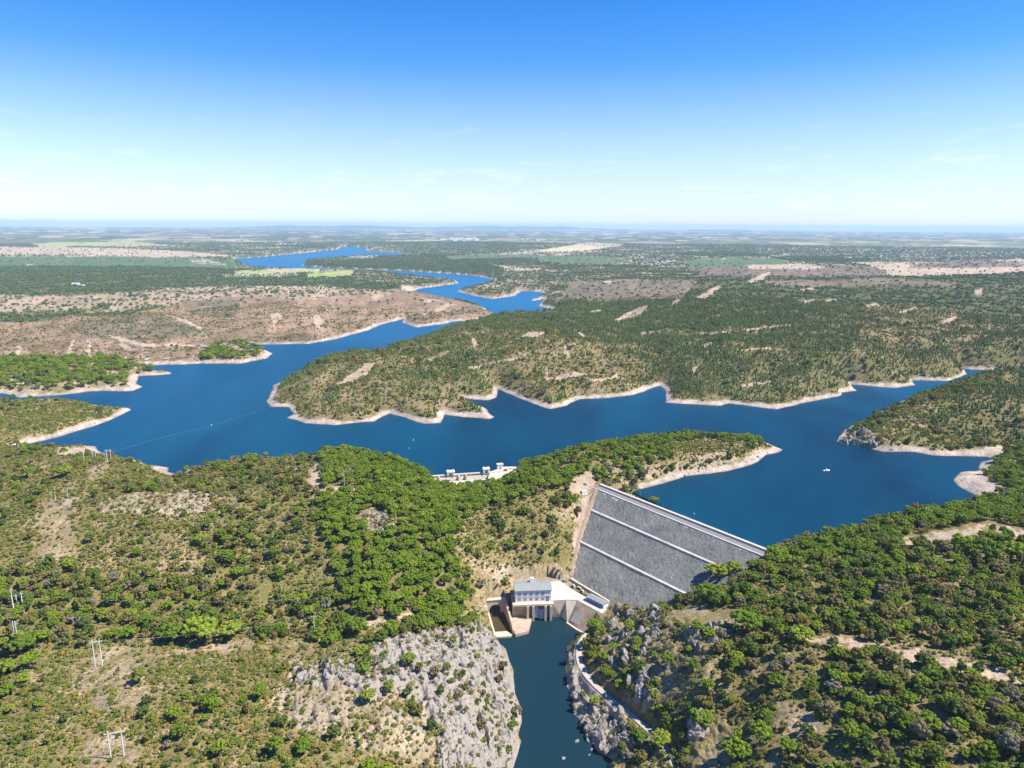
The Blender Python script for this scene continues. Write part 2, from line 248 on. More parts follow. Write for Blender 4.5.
ZP = [
 ('mosaic', [(L_, 238), (R_, 243), (R_, 285), (L_, 285)]),
 ('green', [(L_, 257), (150, 256.5), (232, 260), (240, 268), (150, 270), (L_, 267)]),
 ('tan', [(L_, 247), (60, 247), (150, 249.5), (190, 252), (230, 255.5), (228, 257), (150, 257), (60, 255), (L_, 254)]),
 ('lgreen', [(30, 243), (130, 241.5), (155, 243), (140, 246), (40, 247)]),
 ('tan', [(118, 243.5), (150, 244), (178, 246), (120, 247)]),
 ('wood', [(L_, 266), (120, 267), (240, 269), (330, 274), (400, 285), (404, 293), (330, 287), (240, 285), (190, 288), (120, 293), (40, 295), (L_, 297)]),
 ('lgreen', [(233, 271), (300, 268.5), (320, 269), (318, 273), (236, 274.5)]), ('lgreen', [(306, 274), (352, 270), (358, 273), (345, 277), (308, 278)]),
 ('white', [(222, 274.5), (296, 273.5), (300, 277), (226, 277.5)]),
 ('woodl', [(355, 269), (400, 270.5), (420, 276), (455, 281), (458, 285), (420, 287), (380, 283), (352, 276)]),
 ('wood', [(302, 262), (350, 259), (420, 259), (480, 263), (505, 269), (500, 279), (440, 274), (360, 269), (300, 267)]),
 ('woodl', [(375, 257), (440, 254), (520, 258), (560, 262), (560, 266), (470, 265), (380, 262)]),
 ('green', [(445, 256), (530, 254), (540, 258), (450, 260)]),
 ('yellow', [(534, 251), (580, 244), (622, 245.5), (596, 250), (560, 252.5)]), ('tan', [(575, 244), (590, 242.3), (622, 244), (620, 246.5), (598, 247)]),
 ('green', [(535, 256.5), (600, 257), (645, 260), (640, 266), (540, 263)]),
 ('white', [(612, 261), (650, 258), (700, 262), (695, 266), (640, 268)]),
 ('green', [(675, 262), (735, 257), (782, 259), (792, 265), (700, 268)]),
 ('white', [(750, 248), (800, 246), (838, 250), (836, 255), (775, 254)]),
 ('wood', [(660, 253.5), (740, 252), (770, 256), (700, 256)]), ('wood', [(770, 257.5), (820, 256.5), (872, 259), (868, 263), (790, 261)]),
 ('purple', [(690, 268), (760, 266), (895, 267), (890, 279), (760, 277), (690, 275)]),
 ('tan', [(745, 265), (800, 264), (828, 267), (815, 269), (750, 269)]),
 ('tan', [(850, 262), (950, 262), (1024, 259), (R_, 258), (R_, 275), (1024, 272), (960, 276), (889, 277), (886, 270)]),
 ('purple', [(905, 264), (980, 260), (1020, 262), (1024, 267), (960, 268), (920, 268)]), ('white', [(880, 256), (1000, 248), (1024, 251), (1000, 258), (900, 261)]),
 ('woodl', [(505, 276), (560, 266), (640, 266), (700, 272), (690, 300), (560, 300), (500, 300)]),
 ('white', [(583, 282.3), (620, 282.3), (619, 284.2), (583, 284)]),
 # hills on the right
 ('dark', [(600, 285), (700, 276), (800, 277), (900, 277), (1024, 273), (R_, 272), (R_, 340), (1024, 320), (800, 320), (600, 312)]),
 ('brownd', [(570, 282), (640, 280), (700, 280), (680, 300), (640, 303), (560, 300)]),
 ('track', [(695, 299), (712, 288), (724, 286), (718, 291), (705, 300)]), ('track', [(746, 282), (764, 273), (772, 272), (764, 280), (752, 283)]),
 ('brownd', [(760, 280), (830, 281), (880, 278), (960, 283), (955, 286), (860, 286), (780, 287)]),
 ('track', [(800, 290), (815, 287), (818, 288), (804, 292)]), ('track', [(975, 290), (982, 288), (982, 294), (976, 295)]),
 # left bank
 ('brown', [(L_, 318), (120, 316), (180, 304), (240, 296), (330, 290), (400, 289), (450, 299), (500, 312), (460, 330), (350, 350), (280, 366), (150, 380), (L_, 385)]),
 ('pink', [(L_, 298), (60, 296), (120, 293), (190, 287), (250, 286), (330, 288), (400, 293), (300, 300), (240, 296), (180, 304), (130, 310), (100, 316), (70, 311), (L_, 318)]),
 ('wood', [(L_, 312), (40, 314), (75, 308), (110, 304), (110, 307), (70, 316), (30, 322), (L_, 325)]),
 ('brownd', [(70, 330), (100, 316), (140, 313), (190, 318), (215, 335), (130, 342), (90, 338)]), ('brownd', [(180, 300), (240, 300), (240, 312), (215, 320), (190, 312)]),
 ('brownd', [(230, 340), (330, 332), (340, 338), (300, 343), (240, 347)]),
 ('shore', [(107, 335), (125, 338), (145, 344.5), (197, 344.5), (196, 346.5), (140, 346.5), (120, 341)]),
 ('track', [(165, 315), (185, 319), (203, 328), (201, 330), (183, 322)]), ('track', [(268, 315), (278, 312), (282, 317), (273, 327), (270, 327), (274, 319)]),
 ('track', [(312, 316), (316, 314), (325, 322), (318, 328), (316, 326)]), ('track', [(432, 310), (448, 303), (452, 305), (438, 313)]), ('track', [(370, 297), (380, 292), (384, 296), (374, 302)]),
 ('track', [(65, 360), (72, 340), (75, 340), (70, 361)]), ('track', [(86, 362), (88, 340), (91, 340), (90, 362)]), ('track', [(0, 364), (80, 361), (90, 362), (0, 366.5)]),
 ('track', [(118, 345), (122, 342), (132, 349), (150, 350), (128, 351.5)]), ('track', [(15, 360), (18, 345), (20, 345), (21, 360)]),
 ('slim', [(198, 356), (210, 349), (235, 340), (262, 347), (264, 353), (230, 358), (200, 360)]),
 ('isle', [(L_, 362), (60, 359), (110, 357), (140, 366), (168, 370), (140, 382), (130, 386), (60, 390), (20, 394), (L_, 390)]), ('isle', [(200, 355), (222, 341), (245, 343), (265, 350), (258, 357), (205, 360)]),
 ('dry', [(L_, 402), (30, 404), (60, 401), (88, 404), (100, 411), (80, 424), (30, 440), (L_, 447)]), ('scrubgr', [(L_, 402), (22, 402), (30, 405), (14, 411), (L_, 416)]),
 ('woodl', [(452, 293), (462, 283), (500, 277), (540, 280), (550, 290), (515, 299), (470, 300)]),
 # the middle peninsula
 ('slim', [(258, 404), (300, 372), (400, 340), (500, 314), (560, 303), (640, 300), (760, 298), (900, 308), (1024, 318), (R_, 322), (R_, 375), (960, 372), (900, 386), (800, 408), (660, 406), (560, 412), (480, 422), (300, 428), (250, 420)]),
 ('sliml', [(258, 404), (290, 383), (340, 360), (400, 345), (470, 325), (520, 326), (560, 335), (600, 345), (640, 362), (640, 384), (590, 392), (540, 400), (480, 400), (420, 415), (330, 424), (258, 420)]),
 ('slim', [(400, 372), (450, 352), (500, 350), (520, 372), (500, 390), (450, 392), (410, 392)]), ('slimd', [(480, 322), (520, 318), (600, 303), (760, 300), (800, 312), (780, 350), (700, 365), (650, 350), (620, 335), (540, 330), (490, 330)]),
 ('slimd', [(665, 375), (720, 360), (790, 350), (850, 340), (860, 370), (800, 392), (740, 396), (670, 394)]),
 ('slimd', [(900, 345), (960, 340), (1024, 345), (R_, 345), (R_, 368), (960, 366), (900, 364)]),
 ('sliml', [(855, 312), (900, 304), (960, 318), (1000, 335), (960, 345), (900, 350), (860, 345)]),
 ('dry', [(327, 386), (350, 375), (366, 362), (378, 362), (372, 378), (350, 386), (336, 390)]),
 ('track', [(332, 387), (352, 373), (366, 363), (377, 363), (366, 374), (345, 384)]), ('track', [(420, 361), (440, 356), (444, 357), (430, 363)]), ('track', [(520, 337), (528, 332), (546, 332), (536, 337)]),
 ('track', [(466, 368), (500, 360), (518, 357), (518, 359), (500, 362), (470, 370)]), ('track', [(544, 368), (547, 367), (549, 379), (546, 380)]), ('track', [(564, 346), (577, 342), (578, 344), (568, 348), (571, 358), (566, 359)]),
 ('track', [(578, 334), (581, 332), (587, 339), (584, 340)]), ('track', [(590, 380), (610, 377), (620, 373), (618, 377), (600, 382)]), ('track', [(612, 322), (625, 314), (640, 307), (648, 305), (648, 310), (635, 317), (618, 323)]),
 ('track', [(670, 304), (676, 299), (681, 299), (678, 304)]), ('track', [(896, 312), (915, 307), (918, 308), (900, 314)]), ('track', [(700, 333), (790, 324), (792, 326), (702, 335)]), ('track', [(864, 305), (878, 303), (880, 307), (866, 307)]),
 ('track', [(465, 330), (478, 343), (482, 343), (472, 350), (468, 349), (474, 344)]),
 ('track', [(505, 385), (520, 381), (524, 383), (508, 387)]), ('track', [(690, 372), (694, 365), (698, 366), (694, 374)]), ('track', [(730, 352), (760, 347), (790, 349), (760, 350)]), ('track', [(740, 385), (770, 380), (772, 382), (742, 388)]), ('track', [(700, 345), (712, 342), (714, 345), (702, 348)]), ('track', [(640, 333), (660, 330), (662, 332), (642, 335)]), ('track', [(820, 392), (845, 387), (846, 389), (822, 394)]), ('track', [(550, 378), (575, 372), (590, 374), (560, 380)]), ('track', [(890, 372), (905, 366), (907, 369), (893, 375)]), ('track', [(940, 322), (955, 316), (957, 318), (943, 325)]), ('track', [(800, 300), (840, 299), (842, 301), (802, 302)]), ('track', [(590, 312), (600, 309), (604, 311), (594, 314)]),
 # right promontory, beach
 ('scrubgr', [(836, 440), (850, 426), (905, 400), (970, 380), (1024, 376), (R_, 374), (R_, 478), (985, 458), (900, 452), (836, 446)]),
 ('crag', [(834, 446), (838, 433), (858, 426), (872, 428), (880, 434), (905, 445), (910, 453), (860, 450)]), ('dry', [(872, 432), (895, 420), (920, 405), (960, 393), (985, 392), (970, 410), (930, 425), (900, 440)]),
 ('slim', [(940, 400), (1024, 378), (R_, 376), (R_, 440), (960, 440), (930, 425)]), ('shore', [(950, 450), (975, 448), (1000, 445), (1005, 455), (985, 461), (940, 457)]),
 ('ridge', [(975, 462), (1000, 455), (R_, 450), (R_, 496), (1010, 495), (985, 478)]), ('shore', [(950, 472), (985, 466), (984, 477), (1000, 488), (1012, 496), (998, 503), (970, 494)]),
 # near left
 ('scrub', [(L_, 448), (60, 446), (100, 452), (180, 474), (330, 459), (330, 620), (L_, 620)]),
 ('scrubgr', [(180, 474), (240, 461), (330, 458), (330, 500), (240, 500), (195, 490)]), ('scrubgr', [(80, 480), (170, 484), (180, 500), (90, 496)]), ('scrubgr', [(180, 520), (330, 500), (330, 620), (220, 600)]),
 ('belt', [(L_, 565), (60, 570), (160, 575), (250, 590), (330, 600), (420, 614), (470, 600), (485, 628), (420, 634), (390, 640), (300, 640), (190, 642), (120, 636), (60, 650), (L_, 650)]),
 ('dry', [(L_, 640), (60, 652), (120, 638), (300, 640), (340, 650), (300, 768), (L_, 900), (L_, 700)]),
 ('scrub', [(L_, 690), (40, 680), (70, 720), (60, 768), (40, 900), (L_, 900)]), ('scrub', [(120, 700), (260, 690), (300, 720), (420, 760), (420, 900), (150, 900)]),
 ('bare', [(35, 505), (55, 498), (78, 498), (74, 555), (34, 560)]), ('bare', [(85, 468), (108, 460), (114, 464), (104, 478), (92, 480)]), ('track', [(58, 447), (95, 446), (93, 450), (70, 455), (58, 458)]),
 ('bare', [(72, 660), (120, 648), (150, 650), (148, 700), (100, 712), (72, 690)]), ('bare', [(85, 735), (135, 735), (140, 768), (150, 900), (60, 900), (80, 768)]), ('bare', [(140, 652), (240, 640), (300, 642), (300, 648), (200, 655), (150, 662)]),
 ('rocky', [(98, 500), (140, 495), (205, 490), (212, 505), (180, 520), (150, 512), (100, 512)]), ('bare', [(0, 610), (5, 612), (20, 650), (14, 660), (0, 640)]),
 ('grove', [(322, 452), (340, 446), (395, 455), (418, 462), (420, 474), (440, 486), (470, 490), (512, 476), (540, 470), (588, 476), (575, 486), (545, 492), (520, 500), (500, 508), (472, 512), (458, 530), (455, 560), (470, 580), (478, 605), (462, 622), (420, 628), (385, 620), (345, 608), (328, 580), (322, 520)]),
 ('track', [(308, 492), (308, 470), (318, 458), (324, 466), (322, 489), (430, 486), (430, 488), (300, 492)]), ('track', [(326, 488), (352, 486), (358, 491), (330, 493)]), ('track', [(360, 622), (400, 616), (430, 612), (430, 615), (365, 626)]),
 ('rocky', [(354, 516), (366, 511), (380, 509), (394, 516), (402, 522), (398, 530), (384, 532), (376, 540), (366, 532)]),
 ('ridge', [(505, 470), (520, 460), (592, 446), (640, 438), (700, 434), (755, 434), (765, 446), (735, 448), (712, 448), (690, 450), (688, 457), (660, 460), (636, 472), (606, 486), (592, 478), (560, 474), (510, 480)]),
 ('dry', [(676, 440), (712, 440), (735, 446), (738, 452), (700, 459), (680, 462), (672, 452)]), ('rocky', [(625, 474), (660, 462), (720, 450), (740, 450), (730, 458), (690, 464), (640, 474)]), ('belt', [(630, 482), (642, 474), (690, 464), (692, 467), (650, 478), (634, 486)]), ('belt', [(704, 461), (740, 455), (748, 452), (750, 455), (735, 460), (708, 465)]),
 ('scrubgr', [(478, 512), (520, 500), (548, 492), (580, 486), (590, 494), (580, 530), (572, 572), (520, 574), (495, 590), (480, 570), (466, 552)]),
 ('track', [(566, 486), (576, 476), (596, 472), (598, 484), (590, 490), (570, 492)]), ('bare', [(552, 512), (560, 507), (572, 504), (571, 522), (560, 523)]), ('track', [(576, 500), (592, 490), (597, 490), (590, 520), (576, 560), (570, 575), (562, 572), (574, 545)]),
 ('rocky', [(478, 570), (500, 566), (530, 566), (570, 560), (574, 582), (550, 584), (510, 580), (505, 612), (484, 612)]), ('bare', [(462, 556), (485, 560), (495, 590), (480, 600), (470, 575)]),
 ('cliff', [(380, 640), (400, 634), (440, 628), (475, 624), (492, 622), (500, 640), (512, 660), (522, 700), (520, 768), (500, 900), (400, 900), (435, 768), (440, 740), (415, 700), (380, 690), (365, 665)]),
 ('cliff', [(290, 672), (310, 662), (340, 660), (362, 668), (366, 682), (340, 690), (300, 688)]), ('rocky', [(270, 690), (370, 684), (440, 740), (430, 768), (330, 740), (280, 720)]), ('cliff', [(352, 686), (380, 684), (384, 700), (360, 704)]),
 ('shore', [(634, 489), (660, 478), (690, 470), (730, 460), (765, 447), (784, 448), (768, 456), (752, 466), (724, 473), (687, 478), (652, 489), (632, 493)]),
 # near right
 ('forest', [(590, 620), (625, 600), (690, 572), (765, 554), (850, 538), (930, 517), (980, 498), (R_, 480), (R_, 1000), (560, 1000), (612, 768), (570, 690)]),
 ('forestl', [(680, 690), (760, 640), (850, 660), (870, 720), (780, 740), (700, 740)]), ('grove', [(920, 512), (1024, 492), (R_, 486), (R_, 520), (1000, 525), (920, 528)]), ('grove', [(760, 556), (850, 540), (900, 530), (900, 545), (830, 560), (760, 575)]),
 ('crag', [(590, 640), (612, 606), (640, 598), (680, 604), (720, 615), (720, 650), (700, 690), (660, 700), (640, 670), (612, 670)]),
 ('cliff', [(566, 650), (576, 640), (582, 660), (592, 684), (612, 700), (628, 716), (632, 745), (612, 768), (590, 760), (572, 715), (562, 680)]),
 ('crag', [(612, 720), (650, 724), (680, 768), (640, 900), (600, 900), (612, 768)]), ('crag', [(690, 728), (720, 720), (738, 730), (720, 768), (690, 768)]),
 ('track', [(895, 541), (915, 536), (945, 532), (975, 526), (990, 526), (975, 533), (960, 542), (930, 543), (900, 545)]), ('track', [(990, 525), (1024, 530), (R_, 545), (R_, 550), (1005, 535)]),
 ('bare', [(668, 606), (690, 602), (716, 614), (740, 618), (735, 626), (700, 624), (672, 616)]), ('bare', [(770, 715), (782, 700), (800, 706), (830, 728), (820, 738), (790, 728), (772, 730)]), ('track', [(810, 634), (850, 640), (890, 646), (930, 655), (980, 668), (1030, 680), (1030, 686), (970, 673), (925, 662), (860, 650), (812, 641)]),
]
RX0, RY0, RX1, RY1 = -220, 214, 1244, 900
def make_raster():
    gx, gy = np.meshgrid(np.arange(RX0, RX1) + 0.5, np.arange(RY0, RY1, 0.5) + 0.25)
    k = np.clip((gy - 240) / 300, 0.02, 1)
    kn = np.clip((gy - 430) / 60, 0, 1)
    wx = gx + (fbm(gx / 9, gy / 4, 4, 3, 0.7) - 0.5) * (14 * k + 14 * kn); wy = gy + (fbm(gx / 9, gy / 4, 4, 8, 0.7) - 0.5) * (8 * k + 8 * kn)
    ras = np.zeros(gx.shape, np.int16); ras[gy > 300] = ZI['slim']; ras[(gy > 330) & (gx < 260)] = ZI['brown']; ras[gy > 400] = ZI['scrub']
    ras[(gy > 480) & (gx > 600)] = ZI['forest']
    for name, poly in ZP:
        p = np.array(poly)
        x0, x1 = p[:, 0].min() - 12, p[:, 0].max() + 12; y0, y1 = p[:, 1].min() - 8, p[:, 1].max() + 8
        ix0 = int(np.clip(x0 - RX0, 0, RX1 - RX0)); ix1 = int(np.clip(x1 - RX0, 0, RX1 - RX0))
        iy0 = int(np.clip((y0 - RY0) * 2, 0, ras.shape[0])); iy1 = int(np.clip((y1 - RY0) * 2, 0, ras.shape[0]))
        if ix1 <= ix0 or iy1 <= iy0: continue
        sl = (slice(iy0, iy1), slice(ix0, ix1))
        m = inside(wx[sl], wy[sl], poly); ras[sl][m] = ZI[name]
    return ras
RAS = make_raster()
def zone_at(px, py):
    ix = np.clip((px - RX0).astype(int), 0, RX1 - RX0 - 1); iy = np.clip(((py - RY0) * 2).astype(int), 0, RAS.shape[0] - 1)
    return RAS[iy, ix]

# ------------------------------------------------------------------ terrain grid: bearing x angle below the horizon
NA, ND = 1240, 960
A0, A1 = math.radians(-50), math.radians(50)
D0, D1 = math.radians(50), math.radians(0.29)
HREF = 300.0
az = np.linspace(A0, A1, NA); de = np.linspace(D0, D1, ND)
rr = HREF / np.tan(de)
AZ, RR = np.meshgrid(az, rr)
GX = RR * np.sin(AZ); GY = RR * np.cos(AZ)
GZ = base_height(GX, GY)
# ragged shore: small coves and spits on top of the traced line
wa = np.clip(2.2 + 0.0035 * (RR - 700), 2.2, 9)
wfx = GX / (16 + 0.012 * RR); wfy = GY / (16 + 0.012 * RR)
QX = GX + (fbm(wfx, wfy, 3, 401) - 0.5) * 2 * wa; QY = GY + (fbm(wfx + 31, wfy, 3, 402) - 0.5) * 2 * wa
in_w = inside(QX, QY, WATER_W); in_r = inside(QX, QY, RIVER_W)
d_w = seg_dist(QX, QY, WATER_W); d_r = seg_dist(QX, QY, RIVER_W)
# rolling relief
bl = 12 + 0.028 * RR
tw = smooth(0, 1, d_w / bl)
amp = smooth(600, 1600, RR) * np.clip(1.2 - RR / 9000, 0.25, 1)
relief = (fbm(GX / 260, GY / 260, 4, 21) - 0.5) * 34 * amp + (fbm(GX / 70, GY / 70, 3, 31) - 0.5) * 9 * np.clip(amp + 0.25, 0, 1) * np.clip(1.6 - RR / 3000, 0, 1)
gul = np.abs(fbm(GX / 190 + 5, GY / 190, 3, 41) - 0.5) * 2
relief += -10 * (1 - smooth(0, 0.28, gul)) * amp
GZ = GZ + relief * tw
pxg, pyg, _ = project(np.stack([GX, GY, GZ], -1))
ZG = zone_at(pxg, pyg)
rockz = np.array([ZT[k][2] for k in ZN])
ROCK = rockz[ZG].astype(float)
near = RR < 1300
def blur(a, n=2):
    for _ in range(n):
        a = (a + np.roll(a, 1, 0) + np.roll(a, -1, 0) + np.roll(a, 1, 1) + np.roll(a, -1, 1)) / 5
    return a
ROCK = blur(ROCK, 3) * near
# banks
shore_z = 0.30 * d_w
GZ = np.where(in_w, -0.3 * d_w, shore_z * (1 - tw) + np.where(GY > 1000, np.maximum(GZ, np.minimum(shore_z, 1.5)), GZ) * tw)
left_bank = GX < 20
tr = smooth(0, 1, d_r / np.where(left_bank, 15.0, 12.0))
GZ = np.where(in_r, ZR - 0.6 * d_r, (ZR + 0.9 * d_r) * (1 - tr) + np.maximum(GZ, ZR + 0.3) * tr)
# ground roughness and rock
small = (fbm(GX / 14, GY / 14, 3, 51) - 0.5) * 2.2 + (fbm(GX / 4, GY / 4, 2, 61) - 0.5) * 0.7
GZ += small * np.clip(1.5 - RR / 1500, 0, 1) * np.where(in_w | in_r, 0, np.minimum(tw, tr))
def rid(x, y, o, s): return 1 - np.abs(2 * fbm(x, y, o, s) - 1)
sx, sy = GX * 0.94 + GY * 0.34, GY * 0.94 - GX * 0.34
cr = (rid(sx / 11, sy / 22, 4, 71) - 0.6) * 9 + (rid(sx / 4.2, sy / 7, 3, 81) - 0.6) * 3.4
stepz = np.round(cr / 1.6) * 1.6
cr = 0.4 * cr + 0.6 * stepz + 3.0 * (np.floor((sx / 9 + 0.8 * fbm(GX / 20, GY / 20, 3, 88)) * 1.0) % 2 - 0.5) * fbm(GX / 12, GY / 12, 2, 89)
GZ += np.where(ROCK > 0.02, 1.0 * cr * np.maximum(ROCK - 0.15, 0) / 0.7 * (0.3 + 1.2 * fbm(GX / 30, GY / 30, 3, 77)) * smooth(0.0, 1.0, np.minimum(d_r / 9, np.minimum(d_w / 6, 1))) * ~in_r * ~in_w, 0)

# dam footprint: the valley floor stays under the rockfill
DU = (GX - DA[0]) * DE[0] + (GY - DA[1]) * DE[1]; DS = (GX - DA[0]) * DN[0] + (GY - DA[1]) * DN[1]
FACE_PX = [(598, 492), (590, 516), (580, 546), (571, 584)]
FZ = [5.0, -9.0, -26.0, -41.0]
FACE_W = [unproj(p[0], p[1], z) for p, z in zip(FACE_PX, FZ)]
fu = np.array([(p - DA) @ DE for p in FACE_W]); fs = np.array([(p - DA) @ DN for p in FACE_W])
contact = np.interp(DS, fs, fu)
foot = (DU > contact + 1.0) & (DS > -45) & (DS < 112) & (DU < DLEN + 6)
GZ = np.where(foot & (DS > -8), np.minimum(GZ, dam_z(DS) - 2.5 - 2 * smooth(0, 30, DU - contact) + 14 * smooth(DLEN - 60, DLEN, DU)*smooth(20,90,DS)), GZ)
GZ = np.where((DS > -48) & (DS <= -7) & (DU > 6) & (DU < DLEN - 2), np.minimum(GZ, -2.0), GZ)
rim = (DU <= contact + 1.0) & (DU > contact - 22) & (DS > 2) & (DS < 110)
wr = smooth(-22, -2, DU - contact)
GZ = np.where(rim, GZ * (1 - wr) + (dam_z(DS) + 0.9) * wr, GZ)

# level ground made for the power station, and the bench of the riverside track
def wpoly(px, z): return [tuple(q[:2]) for q in unproj(np.array(px, float)[:, 0], np.array(px, float)[:, 1], z)]
ZF = -30.0
YARD = wpoly([(512, 607), (511, 592), (512, 579), (548, 576), (562, 579), (572, 579), (609, 600), (606, 611), (600, 615), (588, 608), (576, 601), (552, 604)], ZF)
APRON = wpoly([(548, 600), (577, 599), (606, 611), (598, 618), (586, 634), (562, 619), (552, 619)], ZF - 8)
OUTLET = wpoly([(484, 608), (492, 602), (503, 602), (534, 604), (534, 626), (528, 634), (494, 638)], ZF - 10)
PA = unproj(515.4, 602.5, ZF); PB = unproj(551.2, 601.2, ZF)
PU = (PB - PA); PL = float(np.hypot(PU[0], PU[1])); PU = PU / PL; PV = np.array([-PU[1], PU[0], 0])
BAY = [tuple((PA + PU * a + PV * b)[:2]) for a, b in ((-2, 1.6), (PL + 0.8, 1.6), (PL + 0.8, -16), (-2, -16))]
for poly, zz_ in ((YARD, ZF - 0.5), (APRON, ZR - 1.0), (OUTLET, ZR - 1.2), (BAY, ZR - 1.2)):
    inp = inside(GX, GY, poly) & (RR < 700)
    GZ = np.where(inp, zz_ if zz_ > -40 else np.minimum(GZ, zz_), GZ)
SA = unproj(437, 478.0, 2.5); SB = unproj(489, 474.5, 2.5); SU = SB - SA; SLN = float(np.hypot(SU[0], SU[1])); SU = SU / SLN
su_ = (GX - SA[0]) * SU[0] + (GY - SA[1]) * SU[1]; sv_ = (GX - SA[0]) * SU[1] - (GY - SA[1]) * SU[0]
cutz = -4.2 - 0.30 * np.maximum(sv_ - 3, 0)
GZ = np.where((su_ > -5) & (su_ < SLN + 5) & (sv_ > -3) & (sv_ < 40), np.minimum(GZ, cutz), GZ)
PFP = wpoly([(486, 483), (489, 471), (505, 465.5), (518, 466), (516, 475), (505, 480), (494, 485)], 5.0)
GZ = np.where(inside(GX, GY, PFP) & (RR < 1000), np.minimum(GZ, 4.3), GZ)
TRK_PX = [(588, 633, -34), (581, 641, -36), (578.5, 652, -37.5), (580, 664, -37.5), (586, 675, -37), (595, 685, -36.5), (605, 694, -36), (616, 703, -35), (628, 712, -34), (640, 722, -33), (651, 732, -32), (661, 740, -31.5), (668, 752, -31), (676, 768, -30), (690, 800, -28), (705, 850, -25)]
TRK = np.array([unproj(a, b, c) for a, b, c in TRK_PX])
def densify(P, step=2.0):
    out = [P[0]]
    for a, b in zip(P[:-1], P[1:]):
        n = max(1, int(np.linalg.norm(b - a) / step)); out += [a + (b - a) * (i + 1) / n for i in range(n)]
    return np.array(out)
def smooth_path(P, n=6):
    P = P.copy()
    for _ in range(n): P[1:-1] = (P[:-2] + 2 * P[1:-1] + P[2:]) / 4
    return P
TRK = smooth_path(densify(TRK), 8)
sub = (np.abs(GX - 90) < 110) & (RR < 640) & (RR > 250)
bx, by = GX[sub], GY[sub]; bd = np.full(bx.shape, 1e9); bz = np.zeros(bx.shape)
for p in TRK:
    dd = np.hypot(bx - p[0], by - p[1]); kk = dd < bd; bd[kk] = dd[kk]; bz[kk] = p[2]
wk = 1 - smooth(2.6, 6.5, bd)
gz_ = GZ[sub]; GZ[sub] = gz_ * (1 - wk) + (bz - 0.15) * wk

def zat(x, y):
    x = np.asarray(x, float); y = np.asarray(y, float)
    fa = np.clip((np.arctan2(x, y) - A0) / (A1 - A0) * (NA - 1), 0, NA - 1.001)
    fd = np.clip((np.arctan2(HREF, np.hypot(x, y)) - D0) / (D1 - D0) * (ND - 1), 0, ND - 1.001)
    ia = fa.astype(int); idd = fd.astype(int); ta = fa - ia; td = fd - idd
    return (GZ[idd, ia] * (1 - ta) + GZ[idd, ia + 1] * ta) * (1 - td) + (GZ[idd + 1, ia] * (1 - ta) + GZ[idd + 1, ia + 1] * ta) * td
def gridval(G, x, y):
    fa = np.clip(np.rint((np.arctan2(x, y) - A0) / (A1 - A0) * (NA - 1)), 0, NA - 1).astype(int)
    fd = np.clip(np.rint((np.arctan2(HREF, np.hypot(x, y)) - D0) / (D1 - D0) * (ND - 1)), 0, ND - 1).astype(int)
    return G[fd, fa]
def hit(px, py):
    """where the line of sight through a pixel meets the ground"""
    d = ray(px, py); t = 200.0; last = t
    while t < 60000:
        p = CP + d * t
        if p[2] <= float(zat(p[0], p[1])): break
        last = t; t *= 1.004
    lo, hi = last, t
    for _ in range(18):
        m = (lo + hi) / 2; p = CP + d * m
        if p[2] <= float(zat(p[0], p[1])): hi = m
        else: lo = m
    p = CP + d * hi
    return np.array([p[0], p[1], float(zat(p[0], p[1]))])

# ------------------------------------------------------------------ node helpers
def newmat(name):
    m = bpy.data.materials.new(name); m.use_nodes = True
    return m, m.node_tree.nodes, m.node_tree.links, m.node_tree.nodes['Principled BSDF']
def N(nt, t, **kw):
    n = nt.new(t)
    for k, v in kw.items():
        if k.startswith('i_'):
            key = k[2:]; n.inputs[int(key) if key.isdigit() else key].default_value = v
        else: setattr(n, k, v)
    return n
def ramp(nt, stops):
    r = nt.new('ShaderNodeValToRGB'); e = r.color_ramp.elements
    while len(e) < len(stops): e.new(0.5)
    for k, (p, c) in enumerate(stops):
        e[k].position = p; e[k].color = c if len(c) == 4 else (*c, 1)
    return r

# ------------------------------------------------------------------ ground colour per vertex (soil, rock, stubble: what the surface is made of)
ca = np.array([ZT[k][0] for k in ZN]); cb = np.array([ZT[k][1] for k in ZN])
nz = fbm(GX / (9 + 0.012 * RR), GY / (9 + 0.012 * RR), 4, 91)
k = smooth(0.36, 0.64, nz)[..., None]
GC = ca[ZG] * (1 - k) + cb[ZG] * k
# far mosaic of fields: cells with one crop each
def cells(s, seed):
    qx = GX / s + (vnoise(GX / s / 1.7, GY / s / 1.7, seed) - 0.5) * 1.1; qy = GY / s * 0.8 + (vnoise(GX / s / 1.7 + 9, GY / s / 1.7, seed + 1) - 0.5) * 1.1
    return _h(np.floor(qx), np.floor(qy), seed + 2)
crop = np.array([(0.075, 0.10, 0.05), (0.055, 0.085, 0.04), (0.10, 0.13, 0.06), (0.54, 0.43, 0.32), (0.12, 0.16, 0.07), (0.05, 0.075, 0.035), (0.40, 0.33, 0.23), (0.065, 0.09, 0.04), (0.17, 0.165, 0.10), (0.06, 0.08, 0.04)])
h1 = cells(230.0, 5); h2 = cells(620.0, 15)
cc = crop[np.minimum((h1 * 10).astype(int), 9)]; c2 = crop[np.minimum((h2 * 10).astype(int), 9)]
sel = (vnoise(GX / 1700, GY / 1700, 33) > 0.45)[..., None]
fieldc = np.where(sel, cc, c2)
farz = (ZG == ZI['far'])[..., None] * 0.85 + (ZG == ZI['mosaic'])[..., None] * 0.75
GC = GC * (1 - farz) + fieldc * farz
